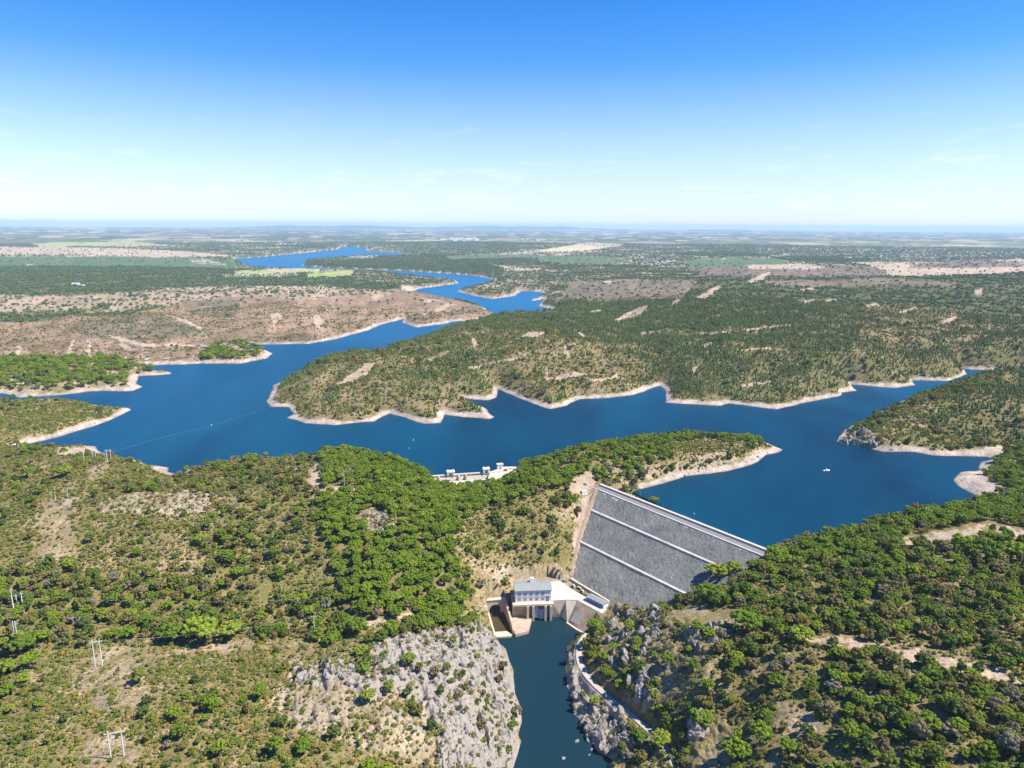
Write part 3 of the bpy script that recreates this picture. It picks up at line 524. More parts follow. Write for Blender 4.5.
# contour ploughing and gullies of the bare left bank
brn = ((ZG == ZI['brown']) | (ZG == ZI['brownd'])) * smooth(0.42, 0.55, fbm(GX / 240, GY / 240, 2, 131))
GC = GC * (1 + 0.20 * np.sin(GZ * 2.4 + 5 * fbm(GX / 120, GY / 120, 2, 132)) * brn)[..., None]
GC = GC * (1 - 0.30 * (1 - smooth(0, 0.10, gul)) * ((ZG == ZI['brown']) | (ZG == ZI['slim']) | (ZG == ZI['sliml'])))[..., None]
GC = np.where((RR > 5200)[..., None] & (ZG == ZI['far'])[..., None], GC * 0.85, GC)
# drawdown band of bare sand and rock along the water
bandn = fbm(GX / 45, GY / 45, 3, 101)
hshore = 3.9 + 5.0 * (bandn - 0.5) + 3.0 * (fbm(GX / 14, GY / 14, 3, 105) - 0.5) + 0.0002 * RR
bw = (1 - smooth(hshore - 0.9, hshore + 0.5, GZ)) * (d_w < 0.05 * RR + 30) * (GZ > -3) * (d_r > 60) * ~((DS > 3) & (DU > -70) & (DU < DLEN + 90)) * ~foot
bw = bw[..., None]
shc = np.array((0.43, 0.35, 0.285)) * (0.66 + 0.62 * fbm(GX / 12, GY / 12, 4, 111) + 0.10 * np.sin(GZ * 5.2 + 3 * bandn))[..., None]
wet = (1 - smooth(0.1, 0.7, GZ))[..., None] * bw
GC = GC * (1 - bw) + shc * bw
GC = GC * (1 - 0.45 * wet)
VEG = np.array([0.9 if k in ('scrub', 'scrubgr', 'dry', 'grove', 'belt', 'forest', 'forestl', 'bare', 'slim', 'sliml', 'slimd', 'ridge', 'isle', 'crag') else 0.35 if k in ('pink', 'woodl', 'tan', 'rocky', 'mosaic', 'brown', 'brownd', 'dark') else 0.12 for k in ZN])[ZG] * (1 - bw[..., 0])
ROCK = np.maximum(ROCK, 0)

def grid_mesh(name, mask=None, z=None):
    idx = np.arange(NA * ND).reshape(ND, NA)
    q = np.stack([idx[:-1, :-1], idx[:-1, 1:], idx[1:, 1:], idx[1:, :-1]], -1).reshape(-1, 4)
    zz = GZ if z is None else np.full(GZ.shape, z)
    co = np.stack([GX, GY, zz], -1).reshape(-1, 3)
    used = None
    if mask is not None:
        q = q[mask.reshape(-1)]
        used = np.unique(q); mp = np.full(NA * ND, -1); mp[used] = np.arange(len(used)); q = mp[q]; co = co[used]
    me = bpy.data.meshes.new(name)
    me.vertices.add(len(co)); me.vertices.foreach_set('co', co.astype(np.float32).ravel())
    me.loops.add(q.size); me.loops.foreach_set('vertex_index', q.astype(np.int32).ravel())
    me.polygons.add(len(q)); me.polygons.foreach_set('loop_start', np.arange(0, q.size, 4, dtype=np.int32))
    me.polygons.foreach_set('use_smooth', np.ones(len(q), bool))
    me.update(calc_edges=True)
    return me
gm = grid_mesh('ground')
at_ = gm.attributes.new('soil', 'FLOAT_COLOR', 'POINT')
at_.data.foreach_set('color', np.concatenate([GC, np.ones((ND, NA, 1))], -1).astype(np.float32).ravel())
at_ = gm.attributes.new('rock', 'FLOAT', 'POINT'); at_.data.foreach_set('value', ROCK.astype(np.float32).ravel())
at_ = gm.attributes.new('veg', 'FLOAT', 'POINT'); at_.data.foreach_set('value', VEG.astype(np.float32).ravel())

m, nt, lk, bs = newmat('ground')
geo = N(nt, 'ShaderNodeNewGeometry'); soil = N(nt, 'ShaderNodeAttribute', attribute_name='soil'); arock = N(nt, 'ShaderNodeAttribute', attribute_name='rock'); aveg = N(nt, 'ShaderNodeAttribute', attribute_name='veg')
def noise(scale, detail=4, rough=0.55, dist=0.0, src=geo.outputs['Position']):
    n = N(nt, 'ShaderNodeTexNoise', i_Scale=scale, i_Detail=detail, i_Roughness=rough, i_Distortion=dist); lk.new(src, n.inputs['Vector']); return n
n1 = noise(0.45, 5, 0.65); n2 = noise(0.06, 4, 0.6); n3 = noise(0.012, 4, 0.6)
v1 = ramp(nt, [(0.28, (0.62, 0.62, 0.62)), (0.72, (1.34, 1.34, 1.34))]); lk.new(n1.outputs[0], v1.inputs[0])
v2 = ramp(nt, [(0.3, (0.74, 0.76, 0.78)), (0.7, (1.22, 1.2, 1.16))]); lk.new(n2.outputs[0], v2.inputs[0])
v3 = ramp(nt, [(0.3, (0.85, 0.87, 0.88)), (0.7, (1.14, 1.12, 1.10))]); lk.new(n3.outputs[0], v3.inputs[0])
def mul(a, b):
    x = N(nt, 'ShaderNodeMixRGB', blend_type='MULTIPLY', i_Fac=1.0); lk.new(a, x.inputs[1]); lk.new(b, x.inputs[2]); return x.outputs[0]
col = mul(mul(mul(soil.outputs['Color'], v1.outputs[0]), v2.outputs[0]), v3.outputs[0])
# tufts of heather, rockrose and dry grass
tn = noise(0.75, 4, 0.75, 0.3); tn2 = noise(0.035, 3, 0.5)
ta = N(nt, 'ShaderNodeMath', operation='MULTIPLY_ADD', i_1=0.45); lk.new(tn2.outputs[0], ta.inputs[0]); lk.new(tn.outputs[0], ta.inputs[2])
tr_ = ramp(nt, [(0.67, (0, 0, 0)), (0.75, (1, 1, 1))]); lk.new(ta.outputs[0], tr_.inputs[0])
tm = N(nt, 'ShaderNodeMath', operation='MULTIPLY'); lk.new(tr_.outputs[0], tm.inputs[0]); lk.new(aveg.outputs['Fac'], tm.inputs[1])
tc = ramp(nt, [(0.35, (0.095, 0.10, 0.03)), (0.5, (0.18, 0.155, 0.045)), (0.65, (0.27, 0.18, 0.08))]); lk.new(n1.outputs[0], tc.inputs[0])
mx = N(nt, 'ShaderNodeMixRGB'); lk.new(tm.outputs[0], mx.inputs[0]); lk.new(col, mx.inputs[1]); lk.new(tc.outputs[0], mx.inputs[2])
# rock: pale weathered faces, lichen, dark joints
rn = noise(0.55, 6, 0.7, 0.6)
rmap = N(nt, 'ShaderNodeMapping'); rmap.inputs['Scale'].default_value = (0.32, 0.16, 0.5); rmap.inputs['Rotation'].default_value = (0, 0, 0.35); lk.new(geo.outputs['Position'], rmap.inputs[0])
vo = N(nt, 'ShaderNodeTexVoronoi', feature='DISTANCE_TO_EDGE', i_Scale=1.0); lk.new(rmap.outputs[0], vo.inputs['Vector'])
vr = ramp(nt, [(0.0, (0.55, 0.53, 0.50)), (0.035, (1, 1, 1))]); lk.new(vo.outputs['Distance'], vr.inputs[0])
rc = ramp(nt, [(0.24, (0.10, 0.085, 0.07)), (0.40, (0.24, 0.215, 0.185)), (0.54, (0.35, 0.318, 0.28)), (0.64, (0.35, 0.25, 0.175)), (0.8, (0.45, 0.415, 0.375))]); lk.new(rn.outputs[0], rc.inputs[0])
rcm = mul(rc.outputs[0], vr.outputs[0])
rsel = noise(0.13, 5, 0.75)
rm = N(nt, 'ShaderNodeMath', operation='MULTIPLY_ADD', i_1=1.5); lk.new(arock.outputs['Fac'], rm.inputs[0]); lk.new(rsel.outputs[0], rm.inputs[2])
rr_ = ramp(nt, [(1.0 / 2.7 * 0 + 0.98, (0, 0, 0)), (1.0, (1, 1, 1))])
rsub = N(nt, 'ShaderNodeMapRange'); rsub.inputs['From Min'].default_value = 1.56; rsub.inputs['From Max'].default_value = 1.82; lk.new(rm.outputs[0], rsub.inputs[0])
mx2 = N(nt, 'ShaderNodeMixRGB'); lk.new(rsub.outputs[0], mx2.inputs[0]); lk.new(mx.outputs[0], mx2.inputs[1]); lk.new(rcm, mx2.inputs[2])
lk.new(mx2.outputs[0], bs.inputs['Base Color']); bs.inputs['Roughness'].default_value = 0.95; bs.inputs['Specular IOR Level'].default_value = 0.15
bmp = N(nt, 'ShaderNodeBump', i_Strength=0.55, i_Distance=0.9); bh = noise(0.8, 5, 0.65); lk.new(bh.outputs[0], bmp.inputs['Height']); lk.new(bmp.outputs[0], bs.inputs['Normal'])
gm.materials.append(m)
ground = bpy.data.objects.new('ground', gm); COL.objects.link(ground); ground['kind'] = 'structure'

# ------------------------------------------------------------------ water
def cellmask(a): return a[:-1, :-1] | a[1:, :-1] | a[:-1, 1:] | a[1:, 1:]
wmask = cellmask(in_w)
wm_ = grid_mesh('water', wmask, 0.0)
def water_mat(name, col, col2, rough, bump, spec=0.16, glare=None):
    m, nt, lk, bs = newmat(name)
    g = N(nt, 'ShaderNodeNewGeometry')
    mp = N(nt, 'ShaderNodeMapping'); mp.inputs['Scale'].default_value = (0.004, 0.0016, 1); mp.inputs['Rotation'].default_value = (0, 0, 0.6); lk.new(g.outputs['Position'], mp.inputs[0])
    n = N(nt, 'ShaderNodeTexNoise', i_Scale=1.0, i_Detail=5, i_Roughness=0.6, i_Distortion=0.8); lk.new(mp.outputs[0], n.inputs['Vector'])
    r = ramp(nt, [(0.36, col), (0.62, col2)]); lk.new(n.outputs[0], r.inputs[0]); lk.new(r.outputs[0], bs.inputs['Base Color'])
    if glare:  # blends in the painted sky glare colour
        at = N(nt, 'ShaderNodeAttribute', attribute_name='shallow'); mxa = N(nt, 'ShaderNodeMixRGB'); mxa.inputs[2].default_value = glare
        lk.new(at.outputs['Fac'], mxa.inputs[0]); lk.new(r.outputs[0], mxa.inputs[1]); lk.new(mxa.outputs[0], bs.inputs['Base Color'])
    bs.inputs['Roughness'].default_value = rough; bs.inputs['IOR'].default_value = 1.333; bs.inputs['Specular IOR Level'].default_value = spec
    w1 = N(nt, 'ShaderNodeTexNoise', i_Scale=0.35, i_Detail=4, i_Roughness=0.6); lk.new(g.outputs['Position'], w1.inputs['Vector'])
    b = N(nt, 'ShaderNodeBump', i_Strength=bump, i_Distance=0.5); lk.new(w1.outputs[0], b.inputs['Height']); lk.new(b.outputs[0], bs.inputs['Normal'])
    return m
_n = len(wm_.vertices); _co = np.empty(_n * 3, np.float32); wm_.vertices.foreach_get('co', _co); _co = _co.reshape(-1, 3)
_a = wm_.attributes.new('shallow', 'FLOAT', 'POINT'); _a.data.foreach_set('value', smooth(150, 2300, np.hypot(_co[:, 0] - 200, _co[:, 1] - 620)).astype(np.float32))  # sky glare of the far arms painted into base colour by distance from dam
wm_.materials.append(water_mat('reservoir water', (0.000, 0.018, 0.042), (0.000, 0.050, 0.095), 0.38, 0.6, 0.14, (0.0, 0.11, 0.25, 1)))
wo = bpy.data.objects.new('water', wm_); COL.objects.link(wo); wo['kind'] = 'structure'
rmask = cellmask(in_r)
rm_ = grid_mesh('river', rmask, ZR)
rm_.materials.append(water_mat('river water', (0.008, 0.028, 0.040), (0.010, 0.034, 0.046), 0.10, 0.18))
ro = bpy.data.objects.new('river', rm_); COL.objects.link(ro); ro['kind'] = 'structure'

# ------------------------------------------------------------------ foliage and bark
def foliage(name, stops, trans=0.3):
    m, nt, lk, bs = newmat(name)
    oi = N(nt, 'ShaderNodeObjectInfo'); g = N(nt, 'ShaderNodeNewGeometry')
    r = ramp(nt, stops); lk.new(oi.outputs['Random'], r.inputs[0])
    nz = N(nt, 'ShaderNodeTexNoise', i_Scale=0.45, i_Detail=3, i_Roughness=0.6); lk.new(g.outputs['Position'], nz.inputs['Vector'])
    v = ramp(nt, [(0.3, (0.74, 0.79, 0.72)), (0.7, (1.36, 1.38, 1.2))]); lk.new(nz.outputs[0], v.inputs[0])
    x = N(nt, 'ShaderNodeMixRGB', blend_type='MULTIPLY', i_Fac=1.0); lk.new(r.outputs[0], x.inputs[1]); lk.new(v.outputs[0], x.inputs[2])
    lk.new(x.outputs[0], bs.inputs['Base Color']); bs.inputs['Roughness'].default_value = 0.75; bs.inputs['Specular IOR Level'].default_value = 0.15
    tr = N(nt, 'ShaderNodeBsdfTranslucent'); lk.new(x.outputs[0], tr.inputs['Color'])
    mix = N(nt, 'ShaderNodeMixShader', i_Fac=trans); lk.new(bs.outputs[0], mix.inputs[1]); lk.new(tr.outputs[0], mix.inputs[2])
    lk.new(mix.outputs[0], nt['Material Output'].inputs['Surface'])
    return m
MAT_PINE = foliage('umbrella pine needles', [(0.0, (0.125, 0.19, 0.020)), (0.35, (0.175, 0.25, 0.020)), (0.7, (0.23, 0.295, 0.026)), (1.0, (0.27, 0.305, 0.04))])
MAT_OAK = foliage('holm oak leaves', [(0.0, (0.095, 0.145, 0.034)), (0.25, (0.14, 0.185, 0.034)), (0.45, (0.195, 0.215, 0.040)), (0.62, (0.23, 0.205, 0.052)), (0.78, (0.25, 0.19, 0.065)), (0.9, (0.265, 0.205, 0.105)), (1.0, (0.30, 0.26, 0.21))])
MAT_SHRUB = foliage('maquis shrub leaves', [(0.0, (0.10, 0.145, 0.03)), (0.3, (0.16, 0.20, 0.032)), (0.55, (0.235, 0.245, 0.040)), (0.7, (0.30, 0.255, 0.05)), (0.8, (0.28, 0.215, 0.085)), (0.9, (0.265, 0.25, 0.16)), (0.96, (0.40, 0.265, 0.045)), (1.0, (0.42, 0.32, 0.20))])
MAT_SLIM = foliage('young pine needles', [(0.0, (0.10, 0.165, 0.05)), (0.4, (0.14, 0.205, 0.055)), (0.75, (0.18, 0.235, 0.06)), (1.0, (0.23, 0.235, 0.09))])
MAT_DRY = foliage('brownish eucalyptus leaves', [(0.0, (0.17, 0.13, 0.07)), (1.0, (0.21, 0.155, 0.085))])
MAT_FAR = foliage('montado oak leaves', [(0.0, (0.085, 0.125, 0.05)), (0.5, (0.11, 0.155, 0.058)), (1.0, (0.16, 0.185, 0.065))], 0.2)
def flat(name, col, rough=0.85, nscale=None, var=0.25, bump=0.0, metal=0.0):
    m, nt, lk, bs = newmat(name); bs.inputs['Roughness'].default_value = rough; bs.inputs['Metallic'].default_value = metal; bs.inputs['Specular IOR Level'].default_value = 0.3
    tc = N(nt, 'ShaderNodeTexCoord')
    n = N(nt, 'ShaderNodeTexNoise', i_Scale=nscale or 0.8, i_Detail=5, i_Roughness=0.65); lk.new(tc.outputs['Object'], n.inputs['Vector'])
    r = ramp(nt, [(0.25, tuple(c * (1 - var) for c in col)), (0.75, tuple(min(1, c * (1 + var)) for c in col))]); lk.new(n.outputs[0], r.inputs[0]); lk.new(r.outputs[0], bs.inputs['Base Color'])
    if bump:
        b = N(nt, 'ShaderNodeBump', i_Strength=bump, i_Distance=0.2); lk.new(n.outputs[0], b.inputs['Height']); lk.new(b.outputs[0], bs.inputs['Normal'])
    return m
MAT_BARK = flat('bark', (0.13, 0.095, 0.07), 0.95, 2.0, 0.4)

def quads_mesh(name, cen, nor, size, solid, mats, extra=None):
    """leaf sprays: one small bent quad per spray; extra = (verts, faces) of a trunk with material slot 1"""
    n = len(cen)
    t = np.cross(nor, RNG.normal(size=(n, 3))); t /= np.linalg.norm(t, axis=1)[:, None] + 1e-9
    b = np.cross(nor, t)
    sz = size[:, None]; asp = RNG.uniform(0.6, 1.0, (n, 1))
    P = np.stack([cen - t * sz - b * sz * asp * 0.6, cen + t * sz * 0.7 - b * sz * asp, cen + t * sz + b * sz * asp * 0.6 + nor * sz * 0.2, cen - t * sz * 0.6 + b * sz * asp], 1).reshape(-1, 3)
    F = np.arange(4 * n).reshape(-1, 4).tolist(); V = P.tolist(); mat = [0] * n
    if solid:
        o = len(V); V = V + list(solid[0]); F = F + [tuple(i + o for i in f) for f in solid[1]]; mat += [0] * len(solid[1])
    if extra:
        o = len(V); V += extra[0]; F += [tuple(i + o for i in f) for f in extra[1]]; mat += [1] * len(extra[1])
    me = bpy.data.meshes.new(name); me.from_pydata(V, [], F)
    for m in mats: me.materials.append(m)
    me.polygons.foreach_set('material_index', np.array(mat, np.int32)); me.update()
    return me
def tube(path, rad, seg=6):
    V = []; F = []
    for k, (p, r) in enumerate(zip(path, rad)):
        for j in range(seg):
            a = 2 * math.pi * j / seg; V.append((p[0] + r * math.cos(a), p[1] + r * math.sin(a), p[2]))
        if k:
            o = (k - 1) * seg
            F += [(o + j, o + (j + 1) % seg, o + seg + (j + 1) % seg, o + seg + j) for j in range(seg)]
    return V, F
def trunk_geo(h, r, limbs=3, spread=2.0, seg=6):
    bx, by = RNG.uniform(-0.3, 0.3, 2)
    V, F = tube([(0, 0, -1.0), (bx * 0.4, by * 0.4, h * 0.45), (bx, by, h)], [r * 1.25, r * 0.9, r * 0.55], seg)
    for k in range(limbs):
        a = 2 * math.pi * k / limbs + RNG.uniform(-0.5, 0.5)
        v, f = tube([(bx * 0.7, by * 0.7, h * 0.75), (bx + math.cos(a) * spread * 0.5, by + math.sin(a) * spread * 0.5, h * 1.05), (bx + math.cos(a) * spread, by + math.sin(a) * spread, h * 1.25)], [r * 0.5, r * 0.35, r * 0.15], 5)
        o = len(V); V += v; F += [tuple(i + o for i in q) for q in f]
    return V, F
_ico = bmesh.new(); bmesh.ops.create_icosphere(_ico, subdivisions=2, radius=1.0)
ICO_V = np.array([v.co for v in _ico.verts]); ICO_F = np.array([[v.index for v in f.verts] for f in _ico.faces]); _ico.free()
_ico = bmesh.new(); bmesh.ops.create_icosphere(_ico, subdivisions=1, radius=1.0)
ICO1_V = np.array([v.co for v in _ico.verts]); ICO1_F = np.array([[v.index for v in f.verts] for f in _ico.faces]); _ico.free()
def lobed(nlobe, nleaf, rx, rz, cz, lobe, leaf, up=0.2, core=0.86, fine=False):
    """leaf sprays on the outside of many small dense lobes that make up an uneven crown"""
    d = RNG.normal(size=(nlobe, 3)); d[:, 2] = np.abs(d[:, 2]) - up; d /= np.linalg.norm(d, axis=1)[:, None]
    rad = RNG.uniform(0.35, 1.0, nlobe) ** 0.6
    lc = d * rad[:, None] * np.array([rx, rx, rz]); lc[:, :2] *= RNG.uniform(0.9, 1.1); lc[:, 0] *= RNG.uniform(0.85, 1.15)
    lr = lobe * RNG.uniform(0.6, 1.25, nlobe)
    i = RNG.integers(0, nlobe, nleaf)
    q = RNG.normal(size=(nleaf, 3)); q[:, 2] = q[:, 2] * 0.9 + 0.3; q /= np.linalg.norm(q, axis=1)[:, None]
    cen = lc[i] + q * lr[i][:, None] * RNG.uniform(0.84, 1.12, nleaf)[:, None] * np.array([1, 1, 0.8])
    cen[:, 2] += cz
    nor = q + RNG.normal(size=(nleaf, 3)) * 0.28; nor /= np.linalg.norm(nor, axis=1)[:, None]
    V, F = (ICO_V, ICO_F) if fine else (ICO1_V, ICO1_F)
    solid_v = []; solid_f = []
    for c, r in zip(lc, lr):
        o = len(solid_v); P = V * r * core * (1 + RNG.uniform(-.16, .16, (len(V), 1))) * np.array([1, 1, 0.8]) + c + np.array([0, 0, cz])
        solid_v += P.tolist(); solid_f += (F + o).tolist()
    return cen, nor, leaf * RNG.uniform(0.7, 1.3, nleaf), (solid_v, solid_f)
def crown_pine(n=1300, leaf=0.27, fine=True): return lobed(60, n, 3.9, 2.4, 5.2, 0.82, leaf, 0.3, fine=fine)
def crown_oak(n=1100, leaf=0.26, fine=True): return lobed(44, n, 2.8, 2.3, 3.3, 0.74, leaf, 0.5, fine=fine)
def crown_slim(n=420, leaf=0.34):
    """narrow young pine: whorls of short sprays round a leafy spindle"""
    z = RNG.uniform(0, 1, n) ** 1.1; a = RNG.uniform(0, 2 * math.pi, n)
    w = (np.sin(np.clip(z * 1.15 + 0.18, 0, 1.25) / 1.25 * math.pi) ** 0.8) * 1.7 * (0.78 + 0.22 * np.sin(z * 30 + a * 2)) + 0.1
    r = w * RNG.uniform(0.75, 1.05, n)
    cen = np.stack([r * np.cos(a), r * np.sin(a), 1.9 + z * 7.0], 1)
    nor = np.stack([np.cos(a), np.sin(a), 0.9 + 0 * a], 1) + RNG.normal(size=(n, 3)) * 0.3; nor /= np.linalg.norm(nor, axis=1)[:, None]
    P = ICO_V * (1 + RNG.uniform(-.18, .18, (len(ICO_V), 1))); P = P * np.array([1.35, 1.35, 3.5]) + np.array([0, 0, 5.2])
    return cen, nor, leaf * RNG.uniform(0.7, 1.3, n), (P.tolist(), ICO_F.tolist())
def crown_shrub(n=170, leaf=0.19, fine=True): return lobed(10, n, 1.0, 0.6, 0.5, 0.48, leaf, 0.2, fine=fine)
def trunk_mesh(h, r, limbs, spread):
    V, F = trunk_geo(h, r, limbs, spread); me = bpy.data.meshes.new('trunk'); me.from_pydata(V, [], F); me.materials.append(MAT_BARK); me.update(); return me
NV = 6
CR_PINE = [quads_mesh('pine crown', *crown_pine(), [MAT_PINE]) for _ in range(NV)]
CR_OAK = [quads_mesh('oak crown', *crown_oak(), [MAT_OAK]) for _ in range(NV)]
CR_SLIM = [quads_mesh('slender pine crown', *crown_slim(), [MAT_SLIM]) for _ in range(NV)]
CR_SHR = [quads_mesh('shrub', *crown_shrub(), [MAT_SHRUB]) for _ in range(8)]
TR_PINE = [trunk_mesh(4.3, 0.32, 4, 2.0) for _ in range(3)]
TR_OAK = [trunk_mesh(2.2, 0.30, 3, 1.3) for _ in range(3)]
CR_TALL = [quads_mesh('eucalyptus crown', *lobed(40, 1000, 2.6, 4.4, 8.2, 0.85, 0.3, 0.9, fine=True), [MAT_DRY]) for _ in range(2)]
TR_TALL = [trunk_mesh(7.0, 0.35, 4, 1.6) for _ in range(2)]
TR_SLIM = [trunk_mesh(7.5, 0.17, 0, 1) for _ in range(3)]

# stand-in meshes for the trees of the masses: crown and trunk in one
def stock(name, meshes):
    c = bpy.data.collections.new(name)
    for k, me in enumerate(meshes):
        c.objects.link(bpy.data.objects.new('%s kind %02d' % (name, k), me))
    return c
def whole(cr, tr, mat): return quads_mesh('tree', *cr, [mat, MAT_BARK], tr)
ST_PINE = stock('pine stock', [whole(crown_pine(600, 0.36, False), trunk_geo(4.3, 0.3, 2, 2.0, 4), MAT_PINE) for _ in range(NV)])
ST_OAK = stock('oak stock', [whole(crown_oak(520, 0.34, False), trunk_geo(2.6, 0.3, 2, 1.4, 4), MAT_OAK) for _ in range(NV)])
ST_SLIM = stock('slender pine stock', [whole(crown_slim(110, 0.55), trunk_geo(6, 0.17, 0, 1, 3), MAT_SLIM) for _ in range(NV)])
ST_SHR = stock('shrub stock', [quads_mesh('shrub', *crown_shrub(70, 0.26, False), [MAT_SHRUB]) for _ in range(8)])
ST_FAR = stock('far oak stock', [whole(lobed(6, 24, 2.8, 1.8, 3.0, 1.7, 0.9, 0.4), trunk_geo(1.5, 0.3, 0, 1, 3), MAT_FAR) for _ in range(4)])

def scatter_object(name, P, rotz, scl, pick, coll):
    me = bpy.data.meshes.new(name); n = len(P)
    me.vertices.add(n); me.vertices.foreach_set('co', np.asarray(P, np.float32).ravel())
    a = me.attributes.new('scl', 'FLOAT_VECTOR', 'POINT'); a.data.foreach_set('vector', np.asarray(scl, np.float32).ravel())
    a = me.attributes.new('rot', 'FLOAT_VECTOR', 'POINT'); a.data.foreach_set('vector', np.stack([RNG.normal(0, 0.05, n), RNG.normal(0, 0.05, n), rotz], 1).astype(np.float32).ravel())
    a = me.attributes.new('pick', 'INT', 'POINT'); a.data.foreach_set('value', np.asarray(pick, np.int32))
    o = bpy.data.objects.new(name, me); COL.objects.link(o)
    g = bpy.data.node_groups.new(name + ' scatter', 'GeometryNodeTree')
    g.interface.new_socket('Geometry', in_out='INPUT', socket_type='NodeSocketGeometry'); g.interface.new_socket('Geometry', in_out='OUTPUT', socket_type='NodeSocketGeometry')
    nn = g.nodes; gi = nn.new('NodeGroupInput'); go = nn.new('NodeGroupOutput')
    iop = nn.new('GeometryNodeInstanceOnPoints'); ci = nn.new('GeometryNodeCollectionInfo')
    ci.inputs['Collection'].default_value = coll; ci.inputs['Separate Children'].default_value = True; ci.inputs['Reset Children'].default_value = True
    def attr(nm, t):
        x = nn.new('GeometryNodeInputNamedAttribute'); x.data_type = t; x.inputs['Name'].default_value = nm
        return [s for s in x.outputs if s.enabled and s.name == 'Attribute'][0]
    iop.inputs['Pick Instance'].default_value = True
    e2r = nn.new('FunctionNodeEulerToRotation')
    g.links.new(gi.outputs[0], iop.inputs['Points']); g.links.new(ci.outputs[0], iop.inputs['Instance'])
    g.links.new(attr('pick', 'INT'), iop.inputs['Instance Index']); g.links.new(attr('rot', 'FLOAT_VECTOR'), e2r.inputs[0]); g.links.new(e2r.outputs[0], iop.inputs['Rotation'])
    g.links.new(attr('scl', 'FLOAT_VECTOR'), iop.inputs['Scale']); g.links.new(iop.outputs[0], go.inputs[0])
    md = o.modifiers.new('scatter', 'NODES'); md.node_group = g
    o['kind'] = 'stuff'
    return o

# ------------------------------------------------------------------ where things grow
BLOCK = []            # footprints (world polygons) kept free of plants
_t = np.gradient(TRK[:, :2], axis=0); _t /= np.linalg.norm(_t, axis=1)[:, None]; _n = np.stack([-_t[:, 1], _t[:, 0]], 1)
_e = int(len(TRK) * 0.66)
BLOCK.append([tuple(q) for q in (TRK[:_e, :2] + _n[:_e] * 4.5)] + [tuple(q) for q in (TRK[:_e, :2] - _n[:_e] * 4.5)[::-1]])
BLOCK.append(wpoly([(893, 547), (930, 549), (968, 548), (990, 536), (1005, 540), (1040, 556), (1060, 545), (1024, 529), (990, 521), (950, 527), (905, 535)], 17))
BLOCK.append(wpoly([(806, 640), (850, 652), (880, 655), (882, 646), (850, 638), (812, 632)], 20)); BLOCK.append(wpoly([(915, 662), (960, 676), (1000, 684), (1004, 674), (960, 664), (920, 650)], 25))
BLOCK.append(wpoly([(668, 616), (700, 627), (738, 629), (742, 617), (716, 612), (690, 600), (670, 604)], 6))
BLOCK.append(wpoly([(688, 732), (712, 718), (738, 730), (726, 768), (690, 768)], -12)); BLOCK.append(wpoly([(594, 594), (616, 599), (626, 612), (612, 624), (596, 618)], -32)); BLOCK.append(wpoly([(588, 500), (574, 545), (564, 578), (574, 580), (598, 492)], -20))
def blocked(x, y):
    b = np.zeros(x.shape, bool)
    for poly in BLOCK: b |= inside(x, y, poly)
    return b
du = lambda x, y: (x - DA[0]) * DE[0] + (y - DA[1]) * DE[1]
ds = lambda x, y: (x - DA[0]) * DN[0] + (y - DA[1]) * DN[1]
def on_dam(x, y, pad=2.0):
    u = du(x, y); s = ds(x, y); c = np.interp(s, fs, fu)
    out = (u > c - pad) & (s > -30) & (s < 116) & (u < DLEN + 5)
    # at the far abutment the rockfill meets the hillside: trees start where the ground rises above the face
    return out & ~((s > 5) & (u > DLEN * 0.35) & (zat(x, y) > dam_z(s) + 0.3)) 
def field(kind_idx, r0, r1, spacing, amax=0.80, clump=0.0, seed=0):
    """jittered world grid; kept by the density (per 100 m2) of the land cover the point lies in"""
    X1 = r1 * math.sin(amax)
    nx = int(2 * X1 / spacing); y0 = max(r0 * math.cos(amax), 120); ny = int((r1 - y0) / spacing)
    out = []
    for rows in np.array_split(np.arange(ny), max(1, nx * ny // 400000)):
        ii, jj = np.meshgrid(np.arange(nx), rows)
        x = -X1 + (ii.ravel() + RNG.uniform(0, 1, ii.size)) * spacing; y = y0 + (jj.ravel() + RNG.uniform(0, 1, ii.size)) * spacing
        r = np.hypot(x, y); k = (r > r0) & (r < r1) & (np.abs(np.arctan2(x, y)) < amax)
        x = x[k]; y = y[k]
        z = zat(x, y)
        px, py, _ = project(np.stack([x, y, z], -1))
        dens = np.array([ZT[q][kind_idx] for q in ZN])[zone_at(px, py)] * spacing * spacing / 100
        if clump: dens = dens * (1 + clump * 2.2 * (fbm(x / 28, y / 28, 3, 200 + seed) - 0.5) * 2)
        k = (RNG.uniform(0, 1, len(x)) < dens) & (gridval(in_w | in_r, x, y) == 0) & (gridval(d_w, x, y) > 0) & (z > -44)
        x = x[k]; y = y[k]; z = z[k]
        # nothing grows on the drawdown strip
        dw = gridval(d_w, x, y); hs = gridval(hshore, x, y)
        k = ~((z < hs + 0.3) & (z > -2) & (dw < 60)) & ~((gridval(d_r, x, y) < 3)) & ~on_dam(x, y) & ~blocked(x, y)
        out.append(np.stack([x[k], y[k], z[k]], -1))
    return np.concatenate(out)
def seen(P, h):
    """is the plant's top in the frame and in sight"""
    px, py, zz = project(P + np.array([0, 0, 0.6]) * h[:, None])
    inn = (px > 0) & (px < 1024) & (py > 0) & (py < 768)
    T = P + np.array([0, 0, 0.9]) * h[:, None]; ok = np.ones(len(P), bool)
    for t in np.linspace(0.55, 0.985, 26):
        q = CP + (T - CP) * t; ok &= q[:, 2] > zat(q[:, 0], q[:, 1]) - 0.5
    return inn & ok, h / zz * FPX

